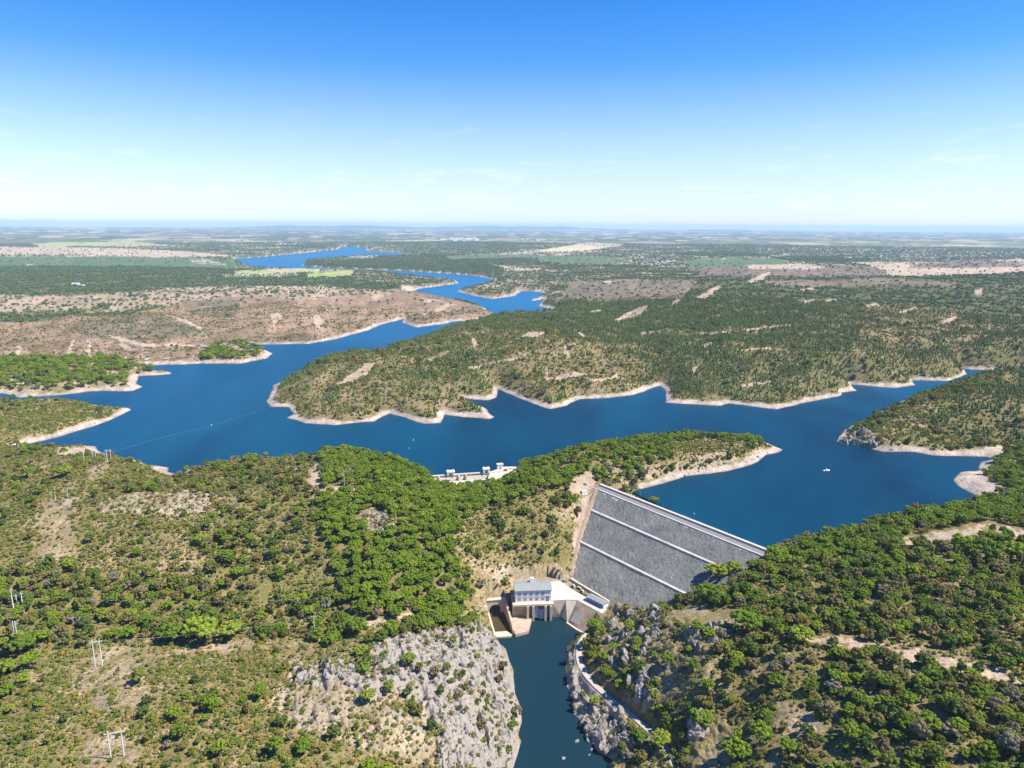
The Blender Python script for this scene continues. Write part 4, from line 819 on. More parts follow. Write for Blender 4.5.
# ------------------------------------------------------------------ things: helpers
def tag(o, label=None, cat=None, group=None, kind=None):
    if label: o['label'] = label
    if cat: o['category'] = cat
    if group: o['group'] = group
    if kind: o['kind'] = kind
    return o
def thing(name, label, cat, loc=(0, 0, 0), rz=0.0, group=None):
    o = bpy.data.objects.new(name, None); o.empty_display_size = 0.5; COL.objects.link(o); o.location = loc; o.rotation_euler = (0, 0, rz)
    return tag(o, label, cat, group)
class MB:
    def __init__(self): self.v = []; self.f = []
    def add(self, v, f):
        o = len(self.v); self.v += [tuple(map(float, p)) for p in v]; self.f += [tuple(i + o for i in q) for q in f]; return self
    def box(self, x0, x1, y0, y1, z0, z1):
        v = [(x0, y0, z0), (x1, y0, z0), (x1, y1, z0), (x0, y1, z0), (x0, y0, z1), (x1, y0, z1), (x1, y1, z1), (x0, y1, z1)]
        return self.add(v, [(3, 2, 1, 0), (4, 5, 6, 7), (0, 1, 5, 4), (1, 2, 6, 5), (2, 3, 7, 6), (3, 0, 4, 7)])
    def prism(self, top, drop):
        n = len(top); a = sum(top[i][0] * top[(i + 1) % n][1] - top[(i + 1) % n][0] * top[i][1] for i in range(n))
        if a < 0: top = top[::-1]
        bot = [(p[0], p[1], p[2] - drop) for p in top]
        return self.add(list(top) + bot, [tuple(range(n)), tuple(range(2 * n - 1, n - 1, -1))] + [(i, n + i, n + (i + 1) % n, (i + 1) % n) for i in range(n)])
    def ring(self, secs, closed=False):
        """loft of equal open or closed profiles"""
        n = len(secs[0]); o = len(self.v); self.v += [tuple(map(float, p)) for s in secs for p in s]
        for k in range(len(secs) - 1):
            for j in range(n if closed else n - 1):
                self.f.append((o + k * n + j, o + k * n + (j + 1) % n, o + (k + 1) * n + (j + 1) % n, o + (k + 1) * n + j))
        if closed:
            self.f.append(tuple(o + j for j in range(n - 1, -1, -1))); self.f.append(tuple(o + (len(secs) - 1) * n + j for j in range(n)))
        return self
    def tube(self, path, rad, seg=8):
        v, f = tube(path, rad, seg); n = len(path)
        f = f + [tuple(range(seg - 1, -1, -1)), tuple((n - 1) * seg + j for j in range(seg))]
        return self.add(v, f)
    def rod(self, a, b, r, seg=6):
        a = Vector(a); b = Vector(b); d = (b - a); q = d.to_track_quat('Z', 'Y'); v = []
        for p in (a, b):
            for j in range(seg):
                t = 2 * math.pi * j / seg; v.append(p + q @ Vector((r * math.cos(t), r * math.sin(t), 0)))
        return self.add(v, [(j, (j + 1) % seg, seg + (j + 1) % seg, seg + j) for j in range(seg)] + [tuple(range(seg - 1, -1, -1)), tuple(range(seg, 2 * seg))])
    def build(self, name, mat, parent=None, bevel=0.0, smooth_=False):
        me = bpy.data.meshes.new(name); me.from_pydata(self.v, [], self.f); me.materials.append(mat)
        bm = bmesh.new(); bm.from_mesh(me); bmesh.ops.recalc_face_normals(bm, faces=bm.faces[:])
        if bevel: bmesh.ops.bevel(bm, geom=bm.edges[:], offset=bevel, segments=1, affect='EDGES')
        bm.to_mesh(me); bm.free(); me.update()
        if smooth_: me.polygons.foreach_set('use_smooth', np.ones(len(me.polygons), bool))
        o = bpy.data.objects.new(name, me); COL.objects.link(o)
        if parent: o.parent = parent
        return o
def copy_tree(o, parent=None):
    c = o.copy(); COL.objects.link(c)
    if parent: c.parent = parent
    for ch in list(o.children): copy_tree(ch, c)
    return c
M_ROCKFILL = None
def rockfill():
    m, nt, lk, bs = newmat('dark grey rockfill')
    g = N(nt, 'ShaderNodeNewGeometry')
    v = N(nt, 'ShaderNodeTexVoronoi', i_Scale=1.4); lk.new(g.outputs['Position'], v.inputs['Vector'])
    n = N(nt, 'ShaderNodeTexNoise', i_Scale=0.05, i_Detail=5, i_Roughness=0.7); lk.new(g.outputs['Position'], n.inputs['Vector'])
    n2 = N(nt, 'ShaderNodeTexNoise', i_Scale=0.5, i_Detail=5, i_Roughness=0.8); lk.new(g.outputs['Position'], n2.inputs['Vector'])
    r = ramp(nt, [(0.0, (0.12, 0.122, 0.114)), (0.6, (0.16, 0.162, 0.152)), (0.92, (0.20, 0.20, 0.185)), (1.0, (0.34, 0.33, 0.305))]); lk.new(v.outputs['Color'], r.inputs[0])
    r2 = ramp(nt, [(0.32, (0.66, 0.70, 0.68)), (0.68, (1.28, 1.24, 1.20))]); lk.new(n.outputs[0], r2.inputs[0])
    r3 = ramp(nt, [(0.3, (0.7, 0.7, 0.7)), (0.72, (1.3, 1.3, 1.3))]); lk.new(n2.outputs[0], r3.inputs[0])
    x = N(nt, 'ShaderNodeMixRGB', blend_type='MULTIPLY', i_Fac=1.0); lk.new(r.outputs[0], x.inputs[1]); lk.new(r2.outputs[0], x.inputs[2])
    y = N(nt, 'ShaderNodeMixRGB', blend_type='MULTIPLY', i_Fac=1.0); lk.new(x.outputs[0], y.inputs[1]); lk.new(r3.outputs[0], y.inputs[2])
    lk.new(y.outputs[0], bs.inputs['Base Color']); bs.inputs['Roughness'].default_value = 0.95
    b = N(nt, 'ShaderNodeBump', i_Strength=0.4, i_Distance=0.35); lk.new(v.outputs['Distance'], b.inputs['Height']); lk.new(b.outputs[0], bs.inputs['Normal'])
    return m
M_ROCKFILL = rockfill()
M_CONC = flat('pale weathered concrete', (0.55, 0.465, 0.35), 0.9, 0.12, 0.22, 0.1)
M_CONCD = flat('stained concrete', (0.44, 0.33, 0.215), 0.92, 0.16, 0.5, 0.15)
M_CONCW = flat('bleached concrete', (0.50, 0.45, 0.385), 0.9, 0.15, 0.14)
M_ASPH = flat('worn asphalt', (0.20, 0.185, 0.185), 0.9, 0.2, 0.12)
M_GRAVEL = flat('pale gravel', (0.40, 0.365, 0.32), 0.95, 0.3, 0.2)
M_BERM = flat('grey berm gravel', (0.44, 0.405, 0.36), 0.95, 0.15, 0.3)
M_WHITE = flat('white wall paint', (0.80, 0.79, 0.77), 0.7, 0.25, 0.06)
M_ROOF = flat('grey green roof sheet', (0.27, 0.285, 0.27), 0.6, 0.3, 0.12)
M_TILE = flat('clay roof tile', (0.36, 0.17, 0.09), 0.85, 0.4, 0.25)
M_GLASS = flat('dim window glass', (0.30, 0.29, 0.36), 0.15, 1.0, 0.2)
M_FRAME = flat('lilac grey window frame', (0.64, 0.60, 0.66), 0.6, 1.0, 0.1)
M_STEEL = flat('pale painted steel', (0.55, 0.57, 0.58), 0.5, 0.6, 0.1)
M_BLUE = flat('blue grey door sheet and front shade', (0.17, 0.20, 0.27), 0.6, 0.5, 0.12)  # door sheet, and the painted shade of the service building front
M_DARK = flat('dark machinery paint', (0.06, 0.065, 0.07), 0.6, 0.8, 0.2)
M_RED = flat('red lead paint', (0.33, 0.07, 0.035), 0.6, 0.8, 0.2)
M_POLE = flat('pole concrete', (0.64, 0.62, 0.58), 0.85, 0.6, 0.12)
M_WIRE = flat('aluminium wire', (0.30, 0.31, 0.32), 0.5, 1.0, 0.05)
M_RUST = flat('rusty silt', (0.33, 0.19, 0.09), 0.95, 0.2, 0.3)
M_MUD = water_mat('shallow brown water', (0.055, 0.040, 0.020), (0.075, 0.055, 0.026), 0.12, 0.1)

# ------------------------------------------------------------------ the dam
def dpt(u, s, z): return (DA[0] + DE[0] * u + DN[0] * s, DA[1] + DE[1] * u + DN[1] * s, z)
dam = thing('dam', 'long straight rockfill dam with dark grey downstream face and pale crest between two hillsides', 'dam', tuple(DA))
INV = Matrix.Translation(-Vector(DA))
def loc(p): return (p[0] - DA[0], p[1] - DA[1], p[2] - DA[2])
def dam_strip(prof, u0, u1, name, mat, seg=1, clip=False, bevel=0):
    mb = MB(); secs = []
    for k in range(seg + 1):
        u = u0 + (u1 - u0) * k / seg; secs.append([loc(dpt(u, s, z)) for s, z in prof])
    mb.ring(secs, closed=True); return mb.build(name, mat, dam, bevel)
def face_mesh():
    # rockfill body: rough grid for the downstream face, from the left contact out to the far abutment
    mb = MB(); nu, ns = 150, 70
    S_ = np.linspace(5.2, 112, ns); secs = []
    for s in S_:
        c = float(np.interp(s, fs, fu)); us = np.linspace(c - 3.0, DLEN + 4, nu)
        z = np.full(nu, float(dam_z(s)))
        x = DA[0] + DE[0] * us + DN[0] * s; y = DA[1] + DE[1] * us + DN[1] * s
        z = z + (fbm(x / 2.2, y / 2.2, 3, 301) - 0.5) * 0.9 + (fbm(x / 18, y / 18, 2, 311) - 0.5) * 0.8
        secs.append([loc((a, b, cc)) for a, b, cc in zip(x, y, z)])
    mb.ring(secs)
    return mb.build('rockfill_face', M_ROCKFILL, dam, smooth_=False)
face_mesh()
dam_strip([(-40, -14), (-6.0, 3.0), (-6.0, ZC - 0.3), (5.4, ZC - 0.3), (16, ZC - 7), (16, -14)], 1.5, DLEN + 5, 'embankment_core', M_GRAVEL)
dam_strip([(-4.2, ZC - 0.28), (-4.2, ZC + 0.02), (3.8, ZC + 0.02), (3.8, ZC - 0.28)], -4, DLEN + 6, 'crest_road', M_ASPH)
dam_strip([(-12.5, -1.5), (-7.4, ZC + 0.35), (-7.4, ZC + 1.75), (-4.4, ZC + 1.75), (-4.4, ZC - 0.29), (-6.0, -1.5)], 0, DLEN + 4, 'wave_wall', M_CONCW)
dam_strip([(3.9, ZC - 0.6), (3.9, ZC + 0.55), (5.5, ZC + 0.55), (5.9, ZC - 0.6)], 0, DLEN + 3, 'parapet', M_CONCW)
for s in (29.0, 63.0):
    z = float(dam_z(s)); c = float(np.interp(s, fs, fu))
    dam_strip([(s - 1.5, z - 0.6), (s - 1.5, z + 0.95), (s + 1.4, z + 0.85), (s + 2.3, z - 2.0)], c - 1, DLEN - 2, 'berm', M_BERM)
# stone lined gutter that follows the left contact
gp = []
for s in np.linspace(4, 96, 40): gp.append((float(np.interp(s, fs, fu)) - 2.0, s, float(dam_z(s)) + 0.9))
mb = MB(); mb.ring([[loc(dpt(u - 1.6, s, z - 1.0)), loc(dpt(u - 1.6, s, z + 0.5)), loc(dpt(u + 1.6, s, z + 0.5)), loc(dpt(u + 1.6, s, z - 1.0))] for u, s, z in gp], closed=True)
mb.build('gutter', flat('reddish stone lining', (0.40, 0.29, 0.215), 0.95, 0.4, 0.3), dam)
for u in np.linspace(8, DLEN - 8, 9):
    MB().tube([loc(dpt(u, 4.7, ZC + 0.5)), loc(dpt(u, 4.7, ZC + 5.5))], [0.09, 0.06], 5).build('lamp_post', M_STEEL, dam)

# ------------------------------------------------------------------ power station: its own frame, u along the front, v away from the camera
PRZ = math.atan2(PU[1], PU[0])
def plc(px, py, z):
    d = unproj(px, py, z) - PA; return (float(d @ PU), float(d @ PV), float(z - ZF))
PH, PD = 10.3, 15.5
ph = thing('power_station', 'white two storey power station with grey roof standing over the outlet gates below the dam', 'power station', tuple(PA), PRZ)
MB().box(0, PL, 0, PD, -0.4, PH).build('wall', M_WHITE, ph, 0.04)
rf = MB(); rf.add([(-0.7, -0.7, PH), (PL + 0.7, -0.7, PH), (PL + 0.7, PD + 0.7, PH), (-0.7, PD + 0.7, PH), (-0.7, -0.7, PH + 0.35), (PL + 0.7, -0.7, PH + 0.35), (PL + 0.7, PD + 0.7, PH + 0.35), (-0.7, PD + 0.7, PH + 0.35), (-0.7, PD / 2, PH + 2.0), (PL + 0.7, PD / 2, PH + 2.0)],
   [(3, 2, 1, 0), (0, 1, 5, 4), (2, 3, 7, 6), (4, 5, 9, 8), (8, 9, 6, 7), (0, 4, 8, 7, 3), (1, 2, 6, 9, 5)])
rfo = rf.build('roof', M_ROOF, ph)
MB().box(13.5, 16.6, PD - 3.2, PD - 0.4, PH + 0.3, PH + 4.4).build('stair_head', M_WHITE, rfo)
MB().box(2.0, 6.0, PD + 0.5, PD + 4.5, -0.3, 6.0).build('annex', M_WHITE, ph)
for r_, (z0, z1) in enumerate(((1.2, 4.0), (5.6, 8.6))):
    for c_ in range(5):
        u = 1.9 + c_ * (PL * 0.78 - 1.0) / 4.6
        fr = MB().box(u, u + 2.9, -0.10, 0.05, z0, z1).build('window', M_FRAME, ph)
        MB().box(u + 0.25, u + 1.38, -0.13, -0.02, z0 + 0.25, z1 - 0.25).box(u + 1.52, u + 2.65, -0.13, -0.02, z0 + 0.25, z1 - 0.25).build('pane', M_GLASS, fr)
dr = MB().box(PL - 4.6, PL - 1.6, -0.12, 0.06, -0.0, 5.4).build('door', M_FRAME, ph)
MB().box(PL - 4.3, PL - 1.9, -0.16, -0.03, 0.3, 5.0).build('pane', M_BLUE, dr)
for r_ in (1.6, 5.8):
    for v in (3.0, 8.0, 12.2):
        MB().box(-0.09, 0.05, v, v + 1.8, r_, r_ + 2.4).build('window', M_GLASS, ph)
MB().box(-0.12, PL + 0.12, -0.15, 0.0, 4.62, 4.88).build('string_course', M_CONCW, ph)

# outlet works under it
ow = thing('outlet_works', 'concrete outlet bays with piers and gates under the white power station', 'outlet works', tuple(PA), PRZ)
MB().box(-2.5, PL + 1.5, -4.2, 0.0, -1.6, -0.05).build('deck', M_CONC, ow, 0.05)
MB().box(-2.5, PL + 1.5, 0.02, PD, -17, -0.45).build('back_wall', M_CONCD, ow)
pier_u = [10.0, 14.6, 24.8, 29.2]
for u in pier_u: MB().box(u - 0.9, u + 0.9, -5.0, 0.0, -17, -1.62).build('pier', M_CONC, ow, 0.08)
for u0, u1, z in ((15.7, 19.2, -8.0), (19.8, 23.7, -10.5)):
    g_ = MB().box(u0, u1, -1.9, -1.3, z - 5.5, z + 4.5)
    for zz in range(4): g_.box(u0, u1, -2.2, -1.9, z - 4 + zz * 2.2, z - 3.6 + zz * 2.2)
    g_.build('gate', M_STEEL, ow)
rl = MB()
for k in range(15): rl.rod((-2 + k * 2.3, -4.0, -0.05), (-2 + k * 2.3, -4.0, 1.0), 0.06, 5)
rl.rod((-2.2, -4.0, 1.0), (PL + 1.2, -4.0, 1.0), 0.06, 5); rl.build('railing', M_STEEL, ow)

def slab(name, label, cat, px, z, drop, mat):
    top = [tuple(p) for p in unproj(np.array(px, float)[:, 0], np.array(px, float)[:, 1], z)]
    o = np.mean(np.array(top), 0); t = MB().prism([tuple(np.array(p) - o) for p in top], drop).build(name, mat)
    t.location = o; tag(t, label, cat); BLOCK.append([p[:2] for p in top]); return t
BLOCK.append(YARD); BLOCK.append(APRON); BLOCK.append(OUTLET)
isl = slab('concrete_platform', 'low rust stained concrete platform jutting into the river left of the outlet bays', 'platform', [(510, 609), (528, 608), (532, 617.5), (528.6, 631), (515.5, 634.5), (509, 622)], -42.6, 4, flat('rust stained concrete', (0.46, 0.35, 0.255), 0.92, 0.12, 0.3))
sl2 = slab('concrete_sill', 'narrow pale concrete sill across the mouth of the brown outlet channel', 'sill', [(493, 632), (507, 631), (512, 634.5), (510, 636), (495, 637)], -43.6, 3, M_CONC)
def ramp_wall(name, label, cat, A, B, z0a, z0b, zt_a, zt_b, th, mat):
    a = unproj(*A, z0a); b = unproj(*B, z0b); d = (b - a)[:2]; n = np.array([-d[1], d[0]]) / np.hypot(*d) * th / 2
    P = []
    for p, zt in ((a, zt_a), (b, zt_b)):
        P.append([(p[0] + s * n[0] - a[0], p[1] + s * n[1] - a[1], z - a[2]) for s, z in ((-1.5, -48), (-1, zt), (1, zt), (1.5, -48))])
    o = MB().ring(P, closed=True).build(name, mat); o.location = a; return tag(o, label, cat)
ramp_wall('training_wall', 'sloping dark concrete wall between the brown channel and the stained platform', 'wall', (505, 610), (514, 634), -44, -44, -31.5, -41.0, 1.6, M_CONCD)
ramp_wall('channel_wall', 'low concrete wall on the rocky side of the brown outlet channel', 'wall', (488, 616), (495, 637), -44, -44, -40.0, -42.6, 1.6, M_CONC)
# tunnel portal with a round arch
pa = unproj(486.5, 613.5, ZR); pb = unproj(503.0, 612.0, ZR); pu = pb - pa; plen = float(np.hypot(pu[0], pu[1])); prz = math.atan2(pu[1], pu[0])
tp = thing('tunnel_portal', 'pale concrete headwall with a dark round arched tunnel mouth beside the power station', 'tunnel portal', tuple(pa), prz)
hw = MB(); c0 = plen * 0.52; rad = 4.9; hh = 11.5
arc = [(c0 - rad * math.cos(a), 2.6 + rad * math.sin(a)) for a in np.linspace(0, math.pi, 13)]
outer = [(-1.0, -3)] + [(-1.0, hh)] + [(plen + 1.0, hh)] + [(plen + 1.0, -3)]
def portal_face(y):
    return [(x, y, z) for x, z in [(-1.0, -3), (c0 - rad, -3)] + arc + [(c0 + rad, -3), (plen + 1, -3), (plen + 1, hh), (-1.0, hh)]]
fr_, bk_ = portal_face(0), portal_face(3.0); n_ = len(fr_)
hw.v = fr_ + bk_
na_ = len(arc)
def fan(o):
    F = []; i0, i1, L = 0, 1, 2
    F.append((o + 0, o + 1, o + 2, o + n_ - 1))
    for k in range(2, 2 + na_ // 2): F.append((o + n_ - 1, o + k, o + k + 1))
    mid = 2 + na_ // 2
    F.append((o + n_ - 1, o + mid, o + n_ - 2))
    for k in range(mid, 2 + na_ - 1): F.append((o + n_ - 2, o + k, o + k + 1))
    F.append((o + n_ - 2, o + 2 + na_ - 1, o + 2 + na_, o + n_ - 3)); return F
hw.f = fan(0) + fan(n_) + [(i, (i + 1) % n_, n_ + (i + 1) % n_, n_ + i) for i in range(n_)]
hw.build('headwall', M_CONC, tp)
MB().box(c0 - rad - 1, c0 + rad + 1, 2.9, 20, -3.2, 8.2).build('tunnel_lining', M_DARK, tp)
MB().box(-1.4, plen + 1.4, -0.5, 3.4, hh + 0.003, hh + 0.7).build('coping', M_CONCW, tp)
# brown channel shallows
chp = unproj(np.array([487, 503, 514, 496.]), np.array([613.5, 612, 636.5, 637.5]), ZR + 0.25)
me = bpy.data.meshes.new('channel'); me.from_pydata([tuple(p) for p in chp], [], [(0, 1, 2, 3)]); me.materials.append(M_MUD); me.update()
co_ = bpy.data.objects.new('channel', me); COL.objects.link(co_); co_['kind'] = 'structure'

# forecourt, revetment, toe wall
fc = slab('forecourt', 'bright bare concrete forecourt between the power station and the foot of the dam', 'forecourt', [(551.5, 600.5), (549, 581.5), (560.5, 581), (571, 588.5), (607, 609), (602, 613.5), (589, 606.5), (577, 600), (566, 599.8)], ZF, 3, M_CONCW)
def quadmesh(pts): return [tuple(unproj(a, b, c)) for a, b, c in pts]
T_ = quadmesh([(551.3, 600.8, ZF), (566, 600.2, ZF), (577, 600.6, ZF), (589, 607, ZF), (602.5, 614, ZF)]); B_ = quadmesh([(553.5, 618.0, ZR - 1), (561.5, 618.5, ZR - 1), (567, 623, ZR - 1), (577, 630, ZR - 1), (586, 635, ZR - 1)])
o3 = np.array(T_[0])
rv = thing('revetment', 'stained sloping concrete revetment between the forecourt and the river', 'revetment', tuple(o3))
L3 = lambda P: [tuple(np.array(p) - o3) for p in P]
MB().ring([L3(T_[:3]), L3(B_[:3])]).build('retaining_wall', M_CONC, rv)
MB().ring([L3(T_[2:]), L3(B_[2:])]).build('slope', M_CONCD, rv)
lift = np.array([0, 0, 0.9])
def onq(a, b):  # point on the slope: a along, b down
    t0, t1 = np.array(T_[2]), np.array(T_[4]); b0, b1 = np.array(B_[2]), np.array(B_[4]); return (t0 + (t1 - t0) * a) * (1 - b) + (b0 + (b1 - b0) * a) * b - o3 + lift
MB().prism([tuple(onq(.12, .42)), tuple(onq(.44, .42)), tuple(onq(.46, .88)), tuple(onq(.10, .88))], 0.6).build('patch', M_CONCW, rv)
MB().prism([tuple(np.array(p) - o3 + np.array([0, 0, 1.4])) for p in (B_[2], B_[3], B_[4])] + [tuple(np.array(p) - o3 + np.array([-.6, -2.0, 1.4])) for p in (B_[4], B_[3], B_[2])], 2.5).build('edge_kerb', M_CONC, rv)
# toe wall at the foot of the rockfill
tw_ = [unproj(a, b, ZF) for a, b in ((570.5, 579.5), (578, 584.5), (590, 591.5), (609, 603))]
mb = MB(); o4 = tw_[0]; secs = []
for k, p in enumerate(tw_):
    d = tw_[min(k + 1, 3)] - tw_[max(k - 1, 0)]; n = np.array([-d[1], d[0], 0]) / np.hypot(d[0], d[1])
    secs.append([tuple(p - o4 + n * s + np.array([0, 0, z])) for s, z in ((-0.9, -3), (-0.9, 1.9), (0.9, 1.9), (0.9, -3))])
w_ = mb.ring(secs, closed=True).build('toe_wall', M_CONC); w_.location = o4; tag(w_, 'low pale concrete wall along the foot of the grey dam face', 'wall')
# long low service building
sa = unproj(586.5, 600.5, ZF); sb = unproj(603.5, 609.0, ZF); su = sb - sa; sl_ = float(np.hypot(su[0], su[1])); srz = math.atan2(su[1], su[0])
sv = thing('service_building', 'long low building with grey roof and white gable end at the foot of the dam', 'building', tuple(sa), srz)
MB().box(0, sl_, 0.0, 6.2, -0.4, 3.7).build('wall', M_WHITE, sv)
MB().box(0.4, sl_ - 0.6, -0.14, -0.02, 0.2, 3.3).build('front_shade', M_BLUE, sv)  # white front's shade put in as a dark blue grey panel
MB().add([(-.4, -.5, 3.7), (sl_ + .4, -.5, 3.7), (sl_ + .4, 6.7, 3.7), (-.4, 6.7, 3.7), (-.4, 3.1, 5.0), (sl_ + .4, 3.1, 5.0)], [(3, 2, 1, 0), (0, 1, 5, 4), (2, 3, 4, 5), (0, 4, 3), (1, 2, 5)]).build('roof', M_ROOF, sv)
MB().box(sl_ - 0.02, sl_ + 0.12, 2.2, 3.8, 0.0, 2.6).build('door', M_FRAME, sv)
# yard plant: a few machines along the toe wall
def yard_item(px, py, name, label, cat, fn):
    p = unproj(px, py, ZF); o = thing(name, label, cat, tuple(p), srz); fn(o); return o
def transformer(o):
    MB().box(-1.3, 1.3, -0.9, 0.9, 0.003, 2.2).build('tank', M_STEEL, o, 0.08)
    f = MB()
    for k in range(5): f.box(-1.1 + k * 0.5, -0.95 + k * 0.5, -1.35, -0.92, 0.4, 1.9)
    f.build('radiator', M_DARK, o)
    for k in range(3): MB().tube([(-0.7 + k * 0.7, 0, 2.2), (-0.7 + k * 0.7, 0, 3.2)], [0.16, 0.1], 6).build('bushing', M_CONC, o)
yard_item(573.5, 587.0, 'transformer', 'pale grey transformer with fins nearest the parked car below the dam', 'transformer', transformer)
yard_item(582, 592.0, 'transformer', 'grey transformer close to the service building with shaded front', 'transformer', transformer)
def skip(o):
    MB().add([(-2, -1, 0.0), (2, -1, 0.0), (2, 1, 0.0), (-2, 1, 0.0), (-2.5, -1.2, 1.4), (2.5, -1.2, 1.4), (2.5, 1.2, 1.4), (-2.5, 1.2, 1.4)], [(3, 2, 1, 0), (0, 1, 5, 4), (1, 2, 6, 5), (2, 3, 7, 6), (3, 0, 4, 7)]).build('bin_body', M_DARK, o)
    MB().box(-2.3, 2.3, -1.05, 1.05, 1.0, 1.2).build('rubble', M_GRAVEL, o)
yard_item(579.5, 588.5, 'rubble_skip', 'dark open skip of rubble standing by the toe wall of the dam', 'skip', skip)

# ------------------------------------------------------------------ spillway on the ridge
SRZ = math.atan2(SU[1], SU[0])
sp = thing('spillway', 'white concrete spillway weir with a walkway between two gate towers on the ridge', 'spillway', tuple(SA), SRZ)
MB().ring([[(u, -4.5, -7), (u, -1.4, 0.6), (u, 1.4, 0.6), (u, 2.0, -7)] for u in (-4, SLN + 6)], closed=True).build('weir', M_CONCW, sp)
MB().box(-6, SLN + 14, -1.6, 1.6, 2.2, 3.1).build('walkway', M_CONCW, sp)
MB().ring([[(-2, -4.0, -3.2), (-2, -30, -9.5), (-2, -30, -12), (-2, -4, -7)], [(SLN + 4, -4.0, -3.2), (SLN + 4, -30, -9.5), (SLN + 4, -30, -12), (SLN + 4, -4, -7)]], closed=True).build('chute', M_CONCW, sp)
for u in (2, 24, 32, SLN + 1):
    MB().box(u - 0.8, u + 0.8, -4.6, 1.7, -4, 2.19).build('pier', M_CONC, sp)
def gate_tower(u, w, h):
    t = MB()
    for s in (0, w): t.box(u + s - 0.8, u + s + 0.8, -2.6, -1.2, 3.12, h).box(u + s - 0.8, u + s + 0.8, 1.2, 2.6, 3.12, h)
    t.box(u - 1.2, u + w + 1.2, -3.0, 3.0, h, h + 0.8); t.box(u - 0.8, u + w + 0.8, -1.2, 1.2, h * 0.62, h * 0.62 + 0.8)
    o = t.build('gate_tower', M_WHITE, sp)
    MB().box(u + 1.0, u + w - 1.0, -1.4, 1.6, 3.13, h * 0.55).build('gate_leaf', M_DARK, o)
    for s in (0.3, w - 0.3): MB().box(u + s - 0.5, u + s + 0.5, -0.6, 0.6, h + 0.8, h + 2.4).build('hoist', M_WHITE, o)
gate_tower(12, 6.4, 6.4); gate_tower(SLN - 6, 5.4, 7.0)
BLOCK.append(wpoly([(428, 472), (470, 470), (500, 462), (520, 464), (520, 476), (505, 483), (490, 489), (440, 489), (428, 482)], 2.5)); BLOCK.append([tuple((SA + SU * a + np.array([SU[1], -SU[0], 0]) * b)[:2]) for a, b in ((-8, -4), (SLN + 10, -4), (SLN + 10, 36), (-8, 36))])
pf = slab('spillway_platform', 'pale rubble strewn concrete platform on the right of the spillway', 'platform', [(487, 481), (490, 472), (505, 466.5), (517, 467), (515, 474), (505, 478), (494, 483)], 5.0, 6, M_CONCW)
g5 = unproj(497.5, 469.5, 5.0)
gh = thing('gatehouse', 'small white flat roofed gatehouse above the pale platform by the spillway', 'gatehouse', tuple(g5), SRZ)
MB().box(0, 6.6, 0, 5, -0.3, 5.2).build('wall', M_WHITE, gh); MB().box(-0.5, 7.1, -0.5, 5.5, 5.203, 5.8).build('roof', M_CONCW, gh); MB().box(2.4, 4.2, -0.1, 0.05, 0.0, 2.6).build('door', M_RED, gh)
MB().box(-0.08, 0.05, 1.5, 3.2, 2.2, 4.0).build('window', M_GLASS, gh)
for px, py, lab, mat in ((505.5, 471, 'red painted steel tank on the pale platform beside the small gatehouse', M_RED), (511, 469, 'white steel tank on the pale platform at the edge of the pines', M_WHITE)):
    p = unproj(px, py, 5.0); o = thing('storage_tank', lab, 'tank', tuple(p), SRZ)
    b = MB()
    b.ring([[(x, 1.1 * math.cos(a) , 1.5 + 1.1 * math.sin(a)) for a in np.linspace(0, 2 * math.pi, 12, endpoint=False)] for x in (-1.9, 1.9)], closed=True); b.build('tank_body', mat, o)
    for x in (-1.2, 1.2): MB().box(x - 0.2, x + 0.2, -0.9, 0.9, 0.003, 0.8).build('saddle', M_CONC, o)
# small dark derrick at the left end
pc = hit(431.5, 475.5); dk = thing('derrick_crane', 'small dark rusty derrick crane at the left end of the white spillway', 'crane', tuple(pc))
MB().rod((0, 0, -1), (0.3, 0, 7), 0.35).build('mast', M_RED, dk); MB().rod((0.3, 0, 7), (1.8, 0, 10.5), 0.3).build('jib', M_RED, dk); MB().box(-1, 1, -1, 1, -0.6, 0.8).build('base', M_DARK, dk); MB().rod((1.8, 0, 10.5), (1.8, 0, 8.6), 0.1).build('hook_line', M_DARK, dk)

# ------------------------------------------------------------------ riverside track and its wall
def ribbon(P, w, lift_):
    T = np.gradient(P[:, :2], axis=0); T /= np.linalg.norm(T, axis=1)[:, None]; Nn = np.stack([-T[:, 1], T[:, 0]], 1)
    return [[(p[0] + n[0] * s, p[1] + n[1] * s, p[2] + lift_) for s in np.linspace(-w / 2, w / 2, 3)] for p, n in zip(P, Nn)], Nn
secs, Nn = ribbon(TRK, 4.0, 0.12)
ro_ = MB().ring(secs).build('riverside_track', flat('pale dusty track', (0.45, 0.385, 0.32), 0.95, 0.25, 0.2)); ro_['kind'] = 'structure'
side = 1 if (Nn[10][0] < 0) else -1
sel_ = slice(2, int(len(TRK) * 0.62))
o6 = TRK[2].copy()
secs = [[tuple(np.array([p[0] + side * n[0] * s, p[1] + side * n[1] * s, p[2] + z]) - o6) for s, z in ((2.1, -2.6), (2.1, 0.45), (2.5, 0.45), (2.8, -2.6))] for p, n in zip(TRK[sel_], Nn[sel_])]
w6 = MB().ring(secs, closed=True).build('track_wall', flat('dry stone', (0.30, 0.26, 0.21), 0.95, 0.8, 0.3)); w6.location = o6; tag(w6, 'low stone wall along the river side of the curving track', 'wall')

